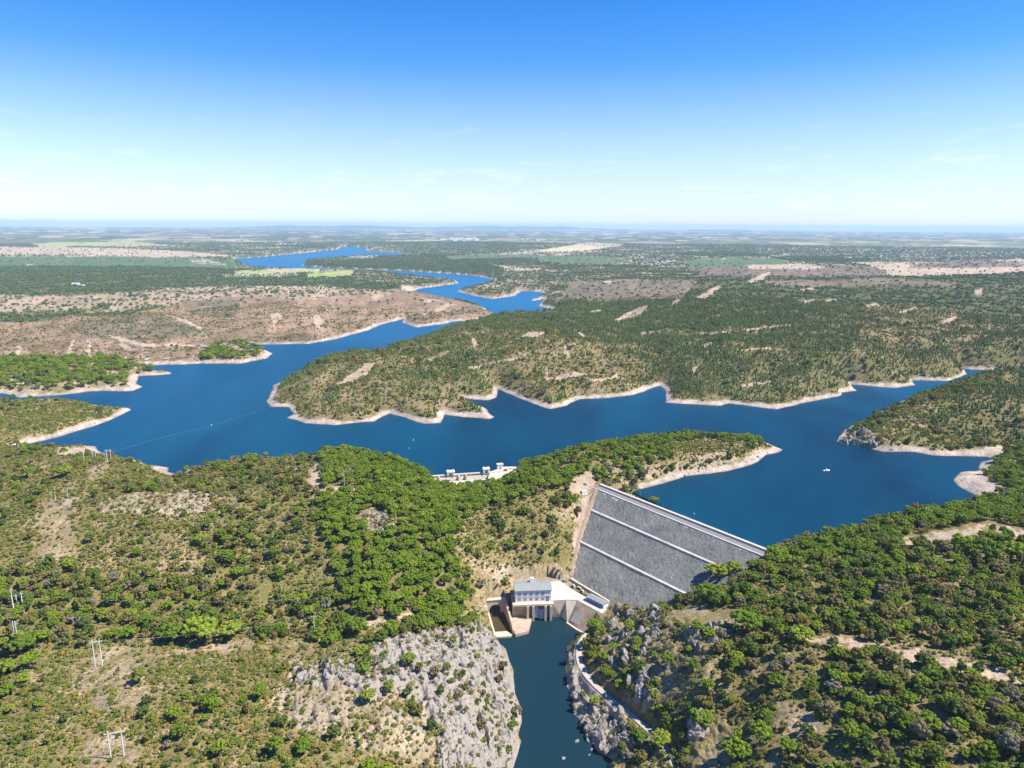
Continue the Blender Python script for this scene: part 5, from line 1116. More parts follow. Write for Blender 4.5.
# ------------------------------------------------------------------ poles and lines
def pole_height(base, top_py, top_px=None):
    lo, hi = 2.0, 60.0
    for _ in range(30):
        m_ = (lo + hi) / 2; y = project(np.array(base) + np.array([0, 0, m_]))[1]
        if y < top_py: hi = m_
        else: lo = m_
    return min(hi, 26)
TOPS = {}
def h_frame(key, base_px, top_py, gap, label, rz=0.0):
    b = hit(*base_px); h = pole_height(b, top_py)
    o = thing('portal_pole', label, 'utility pole', tuple(b), rz, 'concrete power poles on the left hill')
    for s in (-gap / 2, gap / 2): MB().tube([(s, 0, -1.0), (s, 0, h)], [0.40, 0.28], 8).build('pole', M_POLE, o)
    MB().box(-gap / 2 - 1.8, gap / 2 + 1.8, -0.16, 0.16, h - 1.9, h - 1.45).build('crossarm', M_POLE, o)
    for s in (-gap / 2 - 1.5, 0, gap / 2 + 1.5): MB().tube([(s, 0, h - 3.0), (s, 0, h - 1.9)], [0.13, 0.13], 6).build('insulator', M_GLASS, o)
    TOPS[key] = (b, h, rz, gap)
def single(key, base_px, top_py, label, arm=2.6, r=0.3, rz=0.0):
    b = hit(*base_px); h = pole_height(b, top_py)
    o = thing('power_pole', label, 'utility pole', tuple(b), rz, 'concrete power poles on the left hill')
    MB().tube([(0, 0, -1.0), (0, 0, h)], [r, r * 0.62], 8).build('pole', M_POLE, o)
    MB().box(-arm / 2, arm / 2, -0.12, 0.12, h - 1.1, h - 0.8).build('crossarm', M_POLE, o)
    for s in (-arm / 2 + 0.2, 0, arm / 2 - 0.2): MB().tube([(s, 0, h - 0.8), (s, 0, h - 0.25)], [0.1, 0.08], 6).build('insulator', M_GLASS, o)
    TOPS[key] = (b, h, rz, arm - 1)
h_frame('a', (98.8, 666), 639.5, 4.0, 'white portal pole on bare ground among sparse shrubs right of the big round pines', 0.3)
h_frame('b', (117.5, 757.5), 730, 6.0, 'white portal pole at the very bottom of the picture on pale bare soil', 0.3)
single('c', (13.3, 607.5), 588.5, 'white pole at the left edge, leftmost of the three standing together', 3.0, 0.5)
single('d', (18.4, 612.5), 595, 'shorter white pole in the middle of the three at the left edge', 3.0, 0.5)
single('e', (24.0, 613.6), 592.5, 'white pole at the left edge, rightmost of the three standing together', 3.0, 0.5)
h_frame('f', (16.8, 642), 621, 1.6, 'narrow white portal pole just above the round pines at the left edge')
single('g', (69, 506), 488.5, 'thin pole on the upper edge of the bare strip on the left hillside', 2.0, 0.28)
single('h', (52, 502), 492, 'short thin pole left of the bare strip, left one of a close pair', 1.6, 0.25)
single('i', (56, 502.5), 492, 'short thin pole left of the bare strip, right one of a close pair', 1.6, 0.25)
single('j', (84.2, 461.5), 448, 'lone white pole on the hilltop just behind a round pine near the water', 2.6, 0.42)
single('k', (93.0, 458.5), 450.3, 'small white pole of the hilltop pair between the lone pole and the tall portal', 2.0, 0.32)
single('l', (95.8, 458.5), 450.3, 'small white pole of the hilltop pair standing nearer the tall portal', 2.0, 0.32)
h_frame('m', (109.5, 463), 449.3, 4.0, 'tall white portal pole on the bare hilltop beside the reservoir', 0.15)
single('n', (282, 600.8), 581.5, 'thin grey pole on the scrub slope left of the pine grove', 2.4, 0.26)
single('o', (298.5, 613.5), 597.5, 'stout pale pole rising from the green belt below the pine grove', 2.4, 0.45)
single('p', (315, 639.5), 615.5, 'pale pole with a crossarm at the lower edge of the green belt', 4.0, 0.34)
single('q', (344.6, 491), 470, 'thin tall pole standing inside the dense pine grove beside a white van', 2.0, 0.25)
def wires(a, b, label):
    (pa_, ha, ra, ga), (pb_, hb, rb, gb) = TOPS[a], TOPS[b]
    mb = MB(); o = np.array([pa_[0], pa_[1], pa_[2]])
    for k in (-1, 0, 1):
        A = pa_ + np.array([math.cos(ra) * k * (ga / 2 + 1.2), math.sin(ra) * k * (ga / 2 + 1.2), ha - 1.2]) - o; B = pb_ + np.array([math.cos(rb) * k * (gb / 2 + 1.2), math.sin(rb) * k * (gb / 2 + 1.2), hb - 1.2]) - o
        L = np.linalg.norm(B - A); prev = None
        for t in np.linspace(0, 1, 13):
            q = A + (B - A) * t - np.array([0, 0, 1]) * 4 * t * (1 - t) * L * 0.022
            if prev is not None: mb.rod(prev, q, 0.022, 4)
            prev = q
    w = mb.build('power_line', M_WIRE); w.location = o; tag(w, label, 'power line')
wires('a', 'b', 'three thin wires between the two portal poles at the lower left')
wires('a', 'p', 'three thin wires over the dry slope from the portal pole to the crossarm pole')
wires('e', 'o', 'three thin wires above the green belt from the left edge poles to the stout pole')
wires('m', 'g', 'three thin wires from the hilltop portal down to the thin pole by the bare strip')
wires('f', 'a', 'three thin wires over the round pines at the left edge')

# ------------------------------------------------------------------ boat, buoys, boom
pb_ = unproj(826.5, 471.2, 0.0); bt = thing('motor_boat', 'small white motor boat alone on the open water right of the dam', 'boat', tuple(pb_), 0.25)
st = [(-4.2, 1.25, 1.15, -0.3), (-2.5, 1.45, 1.15, -0.4), (0.5, 1.5, 1.25, -0.4), (2.6, 1.1, 1.45, -0.35), (4.4, 0.08, 1.75, 0.2)]
hull = MB(); hull.ring([[(x, -w, t), (x, -w * 0.8, 0.3), (x, 0, k), (x, w * 0.8, 0.3), (x, w, t), (x, w * 0.8, t - 0.25), (x, -w * 0.8, t - 0.25)] for x, w, t, k in st], closed=True); hull.build('hull', M_WHITE, bt)
MB().add([(-1.2, -1, 1.0), (1.4, -0.95, 1.0), (1.4, 0.95, 1.0), (-1.2, 1, 1.0), (-1.1, -0.85, 2.5), (0.7, -0.8, 2.5), (0.7, 0.8, 2.5), (-1.1, 0.85, 2.5)], [(0, 1, 5, 4), (1, 2, 6, 5), (2, 3, 7, 6), (3, 0, 4, 7), (4, 5, 6, 7)]).build('cabin', M_WHITE, bt)
MB().box(-0.9, 0.5, -0.96, 0.96, 1.75, 2.25).build('window', M_GLASS, bt); MB().box(-4.7, -4.2, -0.3, 0.3, 0.2, 1.7).build('outboard_motor', M_DARK, bt)
def buoy(px, py, label, r, mat):
    p = unproj(px, py, 0.0); o = thing('buoy', label, 'buoy', tuple(p), 0, None)
    MB().tube([(0, 0, -0.5), (0, 0, 0.2), (0, 0, 1.0), (0, 0, 1.4)], [r * 0.6, r, r * 0.9, r * 0.3], 10).build('float', mat, o); MB().rod((0, 0, 1.4), (0, 0, 2.6), 0.09).build('staff', M_STEEL, o); MB().box(-.35, .35, -.05, .05, 2.0, 2.6).build('topmark', mat, o)
M_PINKB = flat('faded pink plastic', (0.62, 0.42, 0.36), 0.6, 1, 0.1)
buoy(694, 514.5, 'pinkish buoy floating on the dark water behind the dam', 0.6, M_PINKB)
buoy(409, 449, 'pale buoy off the pine covered shore, nearest that shore', 0.45, M_PINKB)
buoy(413.5, 440.5, 'white buoy in mid channel between the pine shore and the sandy point', 0.5, M_WHITE)
buoy(211.5, 425.5, 'white buoy on the floating boom near the left shore', 0.55, M_WHITE)
fb = [unproj(a, b, 0.0) for a, b in ((112, 452), (160, 438), (211, 426), (256, 412), (275, 405.5))]
mb = MB(); P = densify(np.array(fb), 5.0)
for i in range(len(P) - 1): mb.rod(P[i] - P[0] + np.array([0, 0, .12]), (P[i] * 0.12 + P[i + 1] * 0.88) - P[0] + np.array([0, 0, .12]), 0.06, 6)
b_ = mb.build('floating_boom', M_WIRE); b_.location = P[0]; tag(b_, 'thin line of floats strung across the water from the left shore', 'boom')

# ------------------------------------------------------------------ vehicles
def vehicle(px, py, rz, label, mat, van=False, name='parked_car'):
    p = hit(px, py); p[2] += 0.1; o = thing(name, label, 'van' if van else 'car', tuple(p), rz)
    L, w, h1, h2 = (2.6, 1.0, 1.15, 2.3) if van else (2.2, 0.9, 0.85, 1.5)
    prof = [(-L, 0.35), (L, 0.35), (L, h1 * 0.8), (L * 0.55, h1), (L * 0.2 if not van else L * 0.6, h2), (-L * 0.75 if not van else -L, h2), (-L, h1)]
    MB().ring([[(x, y, z) for x, z in prof] for y in (-w, w)], closed=True).build('body', mat, o, 0.06)
    MB().box(-L * 0.7, L * 0.15, -w - 0.02, w + 0.02, h1 + 0.05, h2 - 0.12).build('window', M_GLASS, o)
    MB().add([(L * 0.53, -w * .85, h1 + .08), (L * 0.53, w * .85, h1 + .08), (L * 0.27 if not van else L * .62, w * .8, h2 - .1), (L * 0.27 if not van else L * .62, -w * .8, h2 - .1)], [(0, 1, 2, 3)]).build('windscreen', M_GLASS, o)
    for sx in (-L * 0.6, L * 0.6):
        for sy in (-w, w):
            MB().ring([[(sx + 0.34 * math.cos(a), y, 0.34 + 0.34 * math.sin(a)) for a in np.linspace(0, 2 * math.pi, 10, endpoint=False)] for y in (sy - 0.1, sy + 0.1)], closed=True).build('wheel', M_DARK, o)
    return o
vehicle(564.3, 582.0, 0.3, 'dark blue car parked at the back of the bright forecourt below the dam', flat('blue car paint', (0.05, 0.07, 0.13), 0.3))
vehicle(960, 541.5, 0.2, 'pale blue car on the dirt road among the pines on the right', flat('pale blue car paint', (0.45, 0.55, 0.60), 0.3))
vehicle(898.5, 540.5, 0.5, 'white van at the left end of the dirt road on the right', M_WHITE, True, 'parked_van')
vehicle(340, 491.0, 0.1, 'white van on the track inside the pine grove beside the thin pole', M_WHITE, True, 'parked_van')
# huts by the dam
def hut(px, py, L, w, h, rz, label, roofmat):
    p = hit(px, py); o = thing('hut', label, 'hut', tuple(p), rz)
    MB().box(-L / 2, L / 2, -w / 2, w / 2, -1, h).build('wall', M_WHITE, o)
    MB().add([(-L / 2 - .3, -w / 2 - .3, h), (L / 2 + .3, -w / 2 - .3, h), (L / 2 + .3, w / 2 + .3, h), (-L / 2 - .3, w / 2 + .3, h), (-L / 2 - .3, 0, h + .9), (L / 2 + .3, 0, h + .9)], [(3, 2, 1, 0), (0, 1, 5, 4), (2, 3, 4, 5), (0, 4, 3), (1, 2, 5)]).build('roof', roofmat, o)
    MB().box(-.5, .5, -w / 2 - .08, -w / 2 + .05, 0, 2).build('door', M_FRAME, o)
hut(583.6, 493.5, 5, 3.6, 2.8, 0.4, 'small white hut on the earth slope just left of the dam crest', M_CONCW)
hut(586.3, 485.0, 3, 2.6, 2.6, -0.3, 'tiny white booth at the left end of the crest road', M_CONCW)
hut(897, 517, 5, 4, 3, 0.2, 'small white hut among the pines by the water on the right', M_TILE)
hut(933, 512.5, 5, 4, 3, 0.1, 'pale roofed hut hidden in the pines near the beach on the right', M_WHITE)

# ------------------------------------------------------------------ rocks
def rock_mesh(seed):
    bm = bmesh.new(); bmesh.ops.create_icosphere(bm, subdivisions=4, radius=1.0)
    P = np.array([v.co for v in bm.verts]); d = P / np.linalg.norm(P, axis=1)[:, None]
    r = np.random.default_rng(seed)
    h = np.full(len(P), 1.15)
    for k in range(16):                      # planar joints cut the block
        n = r.normal(size=3); n[2] *= 0.6; n /= np.linalg.norm(n); off = r.uniform(0.5, 0.95)
        c = d @ n; h = np.where(c > 0.05, np.minimum(h, off / np.maximum(c, 0.05)), h)
    h = h * (1 + 0.22 * (vn3(d * 3.1, seed) - 0.5) * 2 + 0.14 * (vn3(d * 8.0, seed + 3) - 0.5) * 2)
    Q = d * h[:, None]; Q[:, 2] = np.maximum(Q[:, 2], -0.6)
    for v, q in zip(bm.verts, Q): v.co = q
    me = bpy.data.meshes.new('rock'); bm.to_mesh(me); bm.free(); me.materials.append(M_ROCK); return me
def rock_material():
    m, nt, lk, bs = newmat('grey lichen rock'); g = N(nt, 'ShaderNodeNewGeometry')
    n = N(nt, 'ShaderNodeTexNoise', i_Scale=0.6, i_Detail=7, i_Roughness=0.72, i_Distortion=0.5); lk.new(g.outputs['Position'], n.inputs['Vector'])
    r = ramp(nt, [(0.25, (0.11, 0.093, 0.078)), (0.42, (0.255, 0.225, 0.192)), (0.56, (0.36, 0.325, 0.285)), (0.68, (0.35, 0.255, 0.18)), (0.8, (0.45, 0.415, 0.375))]); lk.new(n.outputs[0], r.inputs[0])
    mp = N(nt, 'ShaderNodeMapping'); mp.inputs['Scale'].default_value = (0.5, 0.22, 0.3); mp.inputs['Rotation'].default_value = (0.4, 0.2, 0.5); lk.new(g.outputs['Position'], mp.inputs[0])
    v = N(nt, 'ShaderNodeTexVoronoi', feature='DISTANCE_TO_EDGE', i_Scale=1.0); lk.new(mp.outputs[0], v.inputs['Vector'])
    vr = ramp(nt, [(0.0, (0.3, 0.3, 0.3)), (0.045, (1, 1, 1))]); lk.new(v.outputs['Distance'], vr.inputs[0])
    x = N(nt, 'ShaderNodeMixRGB', blend_type='MULTIPLY', i_Fac=1.0); lk.new(r.outputs[0], x.inputs[1]); lk.new(vr.outputs[0], x.inputs[2]); lk.new(x.outputs[0], bs.inputs['Base Color'])
    bs.inputs['Roughness'].default_value = 0.95; bs.inputs['Specular IOR Level'].default_value = 0.15
    b = N(nt, 'ShaderNodeBump', i_Strength=0.7, i_Distance=0.5); lk.new(n.outputs[0], b.inputs['Height']); lk.new(b.outputs[0], bs.inputs['Normal'])
    return m
M_ROCK = rock_material()
ROCKS = [rock_mesh(900 + k) for k in range(8)]
def rock(p, s, label, group, name='rock_outcrop', cat='rock'):
    o = bpy.data.objects.new(name, ROCKS[RNG.integers(0, 8)]); COL.objects.link(o)
    o.location = p; o.scale = s; o.rotation_euler = (RNG.normal(0, 0.15), RNG.normal(0, 0.15), RNG.uniform(0, 6.28)); return tag(o, label, cat, group)
def rocks_in(poly, n, smin, smax, label, group, zs=1.0, sink=0.1):
    p = np.array(poly); k = 0; tries = 0
    while k < n and tries < n * 30:
        tries += 1
        x = RNG.uniform(p[:, 0].min(), p[:, 0].max()); y = RNG.uniform(p[:, 1].min(), p[:, 1].max())
        if not inside(np.array([x]), np.array([y]), poly)[0]: continue
        q = hit(x, y)
        if np.hypot(*(TRK[:, :2] - q[:2]).T).min() < 5.5: continue
        s = RNG.uniform(smin, smax) ** 1.0
        if blocked(q[:1], q[1:2])[0]: continue
        rock(q - np.array([0, 0, sink * s]), (s * RNG.uniform(.8, 1.3), s * RNG.uniform(.6, 1.0), s * zs * RNG.uniform(.7, 1.4)), label, group); k += 1
rocks_in([(568, 655), (578, 645), (584, 668), (598, 692), (614, 708), (628, 722), (628, 745), (610, 755), (592, 750), (576, 715), (570, 690)], 52, 1.6, 4.6, 'jagged grey rock on the river bank below the curving track', 'rocks on the river bank below the track', 1.3)
rocks_in([(594, 640), (614, 608), (640, 602), (668, 612), (660, 640), (640, 660), (612, 668)], 48, 1.8, 5.4, 'grey crag among shrubs on the slope above the curving track', 'crags above the track', 1.15)
rocks_in([(630, 680), (652, 672), (652, 704), (640, 710)], 18, 2.2, 5.5, 'tall pale crag rising beside the track right of the gorge', 'crags beside the track', 1.5)
rocks_in([(690, 615), (720, 612), (730, 640), (690, 650)], 34, 1.4, 4.2, 'white boulder among bushes on the slope beneath the bare earth clearing', 'boulders under the clearing', 1.1)
rocks_in([(694, 730), (716, 722), (736, 730), (728, 756), (700, 764)], 16, 4.0, 8.0, 'big grey bluff rock in the forest at the bottom right of the gorge', 'bluff at the bottom right', 1.2)
rocks_in([(612, 722), (636, 726), (640, 745), (620, 765)], 10, 3.0, 6.0, 'large grey slab at the waterside near the bottom of the gorge', 'slabs at the bottom of the gorge', 1.0)
rocks_in([(392, 640), (440, 632), (488, 626), (508, 660), (518, 700), (512, 760), (460, 764), (440, 720), (400, 680)], 60, 1.2, 3.6, 'pale grey block on the cliff left of the river', 'blocks on the left cliff', 0.9)
rocks_in([(292, 674), (320, 664), (352, 664), (362, 676), (340, 688), (300, 686)], 22, 1.5, 4.0, 'pale rounded rock of the outcrop on the scrub slope at lower left', 'outcrop on the lower left slope', 0.9)
rocks_in([(358, 516), (380, 511), (396, 520), (396, 528), (376, 538), (366, 530)], 20, 1.5, 3.6, 'white rock of the outcrop inside the pine grove', 'outcrop inside the pine grove', 0.8)
rocks_in([(100, 502), (140, 497), (205, 493), (208, 508), (150, 511)], 26, 0.8, 2.4, 'pale stone on the scrub hillside below the reservoir', 'stones on the left hillside', 0.6)
rocks_in([(838, 442), (848, 430), (868, 430), (876, 440), (890, 449), (862, 446)], 30, 2.4, 6.0, 'grey cliff rock at the tip of the headland across the water', 'rocks of the far headland', 1.2)
rocks_in([(900, 417), (912, 402), (924, 402), (930, 412), (915, 424)], 10, 1.5, 4.0, 'pale boulder on top of the headland across the water', 'boulders on the far headland', 0.7)
rocks_in([(760, 452), (778, 447), (782, 450), (764, 458), (740, 465), (700, 472), (680, 477), (690, 470)], 24, 1.0, 2.6, 'pale rock along the shore of the pine peninsula', 'rocks on the peninsula shore', 0.5)
for (px, py, s, lab) in ((577.3, 741.5, 1.9, 'low pale rock in the river close to the right bank'), (591, 750, 1.5, 'uppermost of the small rocks awash at the foot of the right bank slabs'), (589.5, 754.5, 1.2, 'lowest of the small rocks awash at the foot of the right bank slabs'), (563.5, 758.5, 1.4, 'single pale rock in mid river near the bottom of the picture')):
    rock(unproj(px, py, ZR) - np.array([0, 0, 0.25]), (s * 1.3, s * 0.8, s * 0.6), lab, None, 'river_rock')

def scales(n, lo, hi, zlo=0.85, zhi=1.2, p=1.0):
    s = lo + (hi - lo) * RNG.uniform(0, 1, n) ** p; return np.stack([s * RNG.uniform(.88, 1.14, n), s * RNG.uniform(.88, 1.14, n), s * RNG.uniform(zlo, zhi, n)], 1)
# loose stones too many to count: on the drawdown strip and the rock faces
ST_STONE = stock('stone stock', ROCKS)
def stones():
    out = []
    for r0, r1, sp, pr in ((300, 1400, 3.0, 0.10), (300, 700, 2.0, 0.10)):
        X1 = r1 * 0.72; nx = int(2 * X1 / sp); ny = int(r1 / sp)
        ii, jj = np.meshgrid(np.arange(nx), np.arange(ny)); x = -X1 + (ii.ravel() + RNG.uniform(0, 1, ii.size)) * sp; y = 200 + (jj.ravel() + RNG.uniform(0, 1, ii.size)) * sp
        r = np.hypot(x, y); k = (r > r0) & (r < r1) & (np.abs(np.arctan2(x, y)) < 0.8) & (RNG.uniform(0, 1, len(x)) < pr); x = x[k]; y = y[k]
        band = gridval(bw[..., 0], x, y) > 0.5; rk = gridval(ROCK, x, y) > 0.35
        k = ((band & (sp > 2.5)) | (rk & (sp < 2.5))) & ~blocked(x, y) & (gridval(in_w | in_r, x, y) == 0) & ~on_dam(x, y)
        x = x[k]; y = y[k]; out.append(np.stack([x, y, zat(x, y) - 0.1], -1))
    return np.concatenate(out)
P_ = stones(); S_ = scales(len(P_), 0.3, 1.5, 0.4, 0.9, 2.5)
scatter_object('loose_stones', P_, RNG.uniform(0, 6.28, len(P_)), S_, RNG.integers(0, 8, len(P_)), ST_STONE)

# ------------------------------------------------------------------ trees and shrubs
def region(px, py):
    if py < 430 and px < 830: return 'on the middle peninsula across the water', 'middle peninsula'
    if px > 770 and py < 500 and not (px < 950 and py > 470): return 'on the headland across the water at right', 'right headland'
    if px < 330 and py < 565: return 'on the scrub hillside above the green belt at left', 'left hillside'
    if px < 485 and py < 500 and px >= 330: return 'at the top of the pine grove near the water', 'top of the pine grove'
    if px < 470 and py < 622 and px >= 325 : return 'in the pine grove left of the dam', 'pine grove'
    if px < 480 and 560 < py < 655: return 'in the green belt crossing the left slope', 'green belt'
    if 340 < px < 540 and py > 620: return 'on the pale cliff left of the river', 'left cliff'
    if px < 400 and py >= 620: return 'on the dry slope at lower left', 'dry lower left slope'
    if px > 480 and py < 492 and px < 800: return 'on the narrow ridge behind the dam', 'ridge behind the dam'
    if px < 605 and py < 625: return 'on the hillside between grove and dam', 'hillside left of the dam'
    if px < 735 and 598 < py < 725: return 'on the rocky slope above the riverside track', 'rocky slope above the track'
    if py < 560: return 'beside the reservoir right of the dam', 'shore right of the dam'
    if py < 640: return 'on the wooded hill right of the dam', 'wooded hill right of the dam'
    if px < 735: return 'at the bottom of the gorge on its right side', 'foot of the gorge'
    return 'in the mixed forest at lower right', 'forest at lower right'
def singles(P, scl, heights, kind, n, make, words, plural, always=0):
    vis, size = seen(P, heights)
    sc = np.where(vis, size, 0.0); sc[:always] += 1e6
    order = np.argsort(-sc)[:n]; order = order[sc[order] > 0]
    rest = np.ones(len(P), bool); rest[order] = False
    px, py, _ = project(P); med = np.median(size[order]) if len(order) else 0
    for i in order:
        ph_, g_ = region(px[i], py[i])
        w = words[0] if size[i] > med * 1.25 else words[1] if size[i] > med * 0.8 else words[2]
        make(P[i], scl[i], RNG.uniform(0, 6.28), '%s %s' % (w, ph_), '%s %s' % (plural, g_))
    return rest
PROT = {}
def tree_maker(name, cat, crowns, trunks):
    def mk(p, s, rz, label, group):
        k = int(RNG.integers(0, len(crowns))); key = (name, k)
        if key in PROT: o = copy_tree(PROT[key])
        else:
            o = thing(name, label, cat)
            for me, part in ((trunks[k % len(trunks)], 'trunk'), (crowns[k], 'crown')):
                c = bpy.data.objects.new(part, me); COL.objects.link(c); c.parent = o
            PROT[key] = o
        o.location = p; o.scale = s; o.rotation_euler = (0, 0, rz); return tag(o, label, cat, group)
    return mk
def shrub_maker(p, s, rz, label, group):
    o = bpy.data.objects.new('shrub', CR_SHR[int(RNG.integers(0, 8))]); COL.objects.link(o); o.location = p; o.scale = s; o.rotation_euler = (0, 0, rz); return tag(o, label, 'shrub', group)
# the conspicuous umbrella pines, one by one: (pixel of the foot, crown width in pixels)
BIGP = [(20, 655, 25), (35, 648, 22), (31, 668, 22), (4, 676, 22), (24, 684, 16), (8, 696, 16), (172, 643, 26), (201, 644, 38), (230, 640, 28), (127, 640, 18), (391, 636, 20), (358, 634, 22), (709, 602, 27), (746, 632, 30), (800, 644, 26), (716, 580, 24), (776, 560, 22), (735, 575, 18), (962, 552, 26), (985, 562, 30), (1010, 560, 28), (660, 748, 24), (760, 742, 26), (735, 762, 32), (700, 728, 26), (640, 742, 18), (408, 664, 16), (388, 690, 12), (150, 490, 12), (38, 495, 14), (28, 478, 14), (66, 476, 16), (200, 545, 14), (225, 560, 16)]
bp = np.array([hit(a, b) for a, b, c in BIGP]); bs_ = []
for q, (a, b, c) in zip(bp, BIGP):
    z = project(q)[2]; s = c / 2 * z / FPX / 4.7; bs_.append((s, s, s * RNG.uniform(.8, 1.0)))
Pp = field(3, 250, 1950, 2.6, seed=1, clump=0.15)
Sp = scales(len(Pp), 0.5, 1.12, 0.85, 1.3)
zz_ = zone_at(*project(Pp)[:2]); small_ = np.isin(zz_, [ZI['ridge'], ZI['isle']]); Sp[zz_ == ZI['ridge']] *= 0.85; Sp[zz_ == ZI['isle']] *= 1.25
Pp = np.concatenate([bp, Pp]); Sp = np.concatenate([np.array(bs_), Sp])
rest = singles(Pp, Sp, 9.5 * Sp[:, 2], 'pine', 300, tree_maker('pine_tree', 'pine tree', CR_PINE, TR_PINE), ('large round crowned umbrella pine', 'bright green umbrella pine', 'smaller umbrella pine'), 'umbrella pines', always=len(bp))
o = scatter_object('pine_wood', Pp[rest], RNG.uniform(0, 6.28, rest.sum()), Sp[rest], RNG.integers(0, NV, rest.sum()), ST_PINE)
Po = field(4, 250, 2000, 2.6, seed=2, clump=0.5)
Po = Po[Po[:, 1] < 1800]
So = scales(len(Po), 0.42, 1.45, 0.8, 1.45, 1.3)
zz_ = zone_at(*project(Po)[:2]); So[np.isin(zz_, [ZI['scrub'], ZI['cliff'], ZI['rocky'], ZI['dry'], ZI['crag']])] *= 0.72
rest = singles(Po, So, 7.0 * So[:, 2], 'oak', 300, tree_maker('oak_tree', 'oak tree', CR_OAK, TR_OAK), ('broad dark green holm oak', 'dark green holm oak', 'small holm oak'), 'holm oaks')
scatter_object('oak_wood', Po[rest], RNG.uniform(0, 6.28, rest.sum()), So[rest], RNG.integers(0, NV, rest.sum()), ST_OAK)
Pl = field(6, 500, 2700, 3.2, seed=3, clump=0.55)
Sl = scales(len(Pl), 0.36, 0.9, 0.85, 1.2)
rest = singles(Pl, Sl, 10 * Sl[:, 2], 'slim', 300, tree_maker('slender_pine', 'pine tree', CR_SLIM, TR_SLIM), ('tall slender young pine', 'slender young pine', 'small slender pine'), 'slender pines')
scatter_object('pine_plantation', Pl[rest], RNG.uniform(0, 6.28, rest.sum()), Sl[rest], RNG.integers(0, NV, rest.sum()), ST_SLIM)
Ps = field(5, 250, 2300, 2.0, seed=4, clump=0.45)
Ss = scales(len(Ps), 0.38, 1.6, 0.8, 1.3, 2.4); Ss *= np.where(Ps[:, 1] > 900, 1.35, 1.0)[:, None]
rest = singles(Ps, Ss, 1.6 * Ss[:, 2], 'shrub', 300, shrub_maker, ('large rounded maquis shrub', 'rounded maquis shrub', 'low maquis shrub'), 'shrubs')
scatter_object('maquis_scrub', Ps[rest], RNG.uniform(0, 6.28, rest.sum()), Ss[rest], RNG.integers(0, 8, rest.sum()), ST_SHR)
Pf = np.concatenate([field(4, 1800, 4600, 8.0, seed=5, clump=0.5), field(4, 4600, 11000, 13.0, seed=6, clump=0.5)]); Pf = Pf[Pf[:, 1] >= 1800]
Sf = scales(len(Pf), 0.8, 1.7); Sf *= np.where(np.hypot(Pf[:, 0], Pf[:, 1]) > 4600, 1.35, 1.0)[:, None]
scatter_object('montado_woodland', Pf, RNG.uniform(0, 6.28, len(Pf)), Sf, RNG.integers(0, 4, len(Pf)), ST_FAR)
mkt = tree_maker('eucalyptus_tree', 'eucalyptus tree', CR_TALL, TR_TALL)
for px, py, k, lab in ((324, 458, 1.15, 'tall brownish eucalyptus on the skyline at the top of the pine grove'), (311, 461, 0.85, 'shorter reddish brown tree just left of the tall eucalyptus by the water'), (703, 439, 0.9, 'bare brownish tree on the crest of the pine peninsula behind the dam'), (658, 441, 0.6, 'small brown tree among the green pines on the crest behind the dam')):
    q = hit(px, py); mkt(q, (k, k, k), RNG.uniform(0, 6), lab, None)
print('PLANTS', len(Pp), len(Po), len(Pl), len(Ps), len(Pf))

# ------------------------------------------------------------------ farms and villages of the plain
def house_mesh(L, w, h, two):
    mb = MB(); mb.box(-L / 2, L / 2, -w / 2, w / 2, -4, h)
    nf = len(mb.f); mb.add([(-L / 2 - .4, -w / 2 - .4, h), (L / 2 + .4, -w / 2 - .4, h), (L / 2 + .4, w / 2 + .4, h), (-L / 2 - .4, w / 2 + .4, h), (-L / 2 - .4, 0, h + w * .22), (L / 2 + .4, 0, h + w * .22)], [(3, 2, 1, 0), (0, 1, 5, 4), (2, 3, 4, 5), (0, 4, 3), (1, 2, 5)])
    me = bpy.data.meshes.new('house'); me.from_pydata(mb.v, [], mb.f); me.materials.append(M_WHITE); me.materials.append(M_TILE if two else M_CONCW)
    me.polygons.foreach_set('material_index', np.array([0] * nf + [1] * 5, np.int32)); me.update(); return me
HOUSES = [house_mesh(*a) for a in ((14, 9, 6, True), (22, 11, 7, True), (11, 9, 9, False), (30, 13, 7, False), (18, 14, 8, True))]
def village(px, py, sx, sy, n, label, group, s=1.0, name='house', cat='house', pale=False):
    for _ in range(n):
        a, b = px + RNG.normal(0, sx), py + RNG.normal(0, sy)
        p = hit(a, min(max(b, 231), 420)); o = bpy.data.objects.new(name, HOUSES[int(RNG.integers(2, 4)) if pale else int(RNG.integers(0, 5))]); COL.objects.link(o)
        o.location = p; o.rotation_euler = (0, 0, RNG.uniform(-0.6, 0.6)); k = s * RNG.uniform(.8, 1.3); o.scale = (k, k, k); tag(o, label, cat, group)
village(465, 239.8, 11, 0.7, 46, 'white house of the hilltop town far beyond the lake', 'houses of the hilltop town', 2.4, pale=True)
village(287, 244.3, 7, 0.8, 22, 'white house of the hamlet behind the far lake', 'houses of the hamlet behind the lake', 1.2)
village(540, 240.0, 9, 0.7, 22, 'white house of the distant village right of the hilltop town', 'houses of the distant village', 1.8, pale=True)
village(780, 251.0, 42, 2.2, 60, 'white house of the town spread across the plain at right', 'houses of the town at right', 0.75)
village(700, 254.0, 30, 2.6, 26, 'white farmhouse scattered over the green plain right of centre', 'farmhouses right of centre', 0.9)
village(930, 253.5, 50, 2.8, 40, 'pale house of the settlement on the far right of the plain', 'houses on the far right', 0.75)
village(260, 275.3, 18, 0.7, 14, 'white shed of the farm between the two light green fields', 'sheds of the farm by the fields', 0.6, 'farm_shed', 'shed')
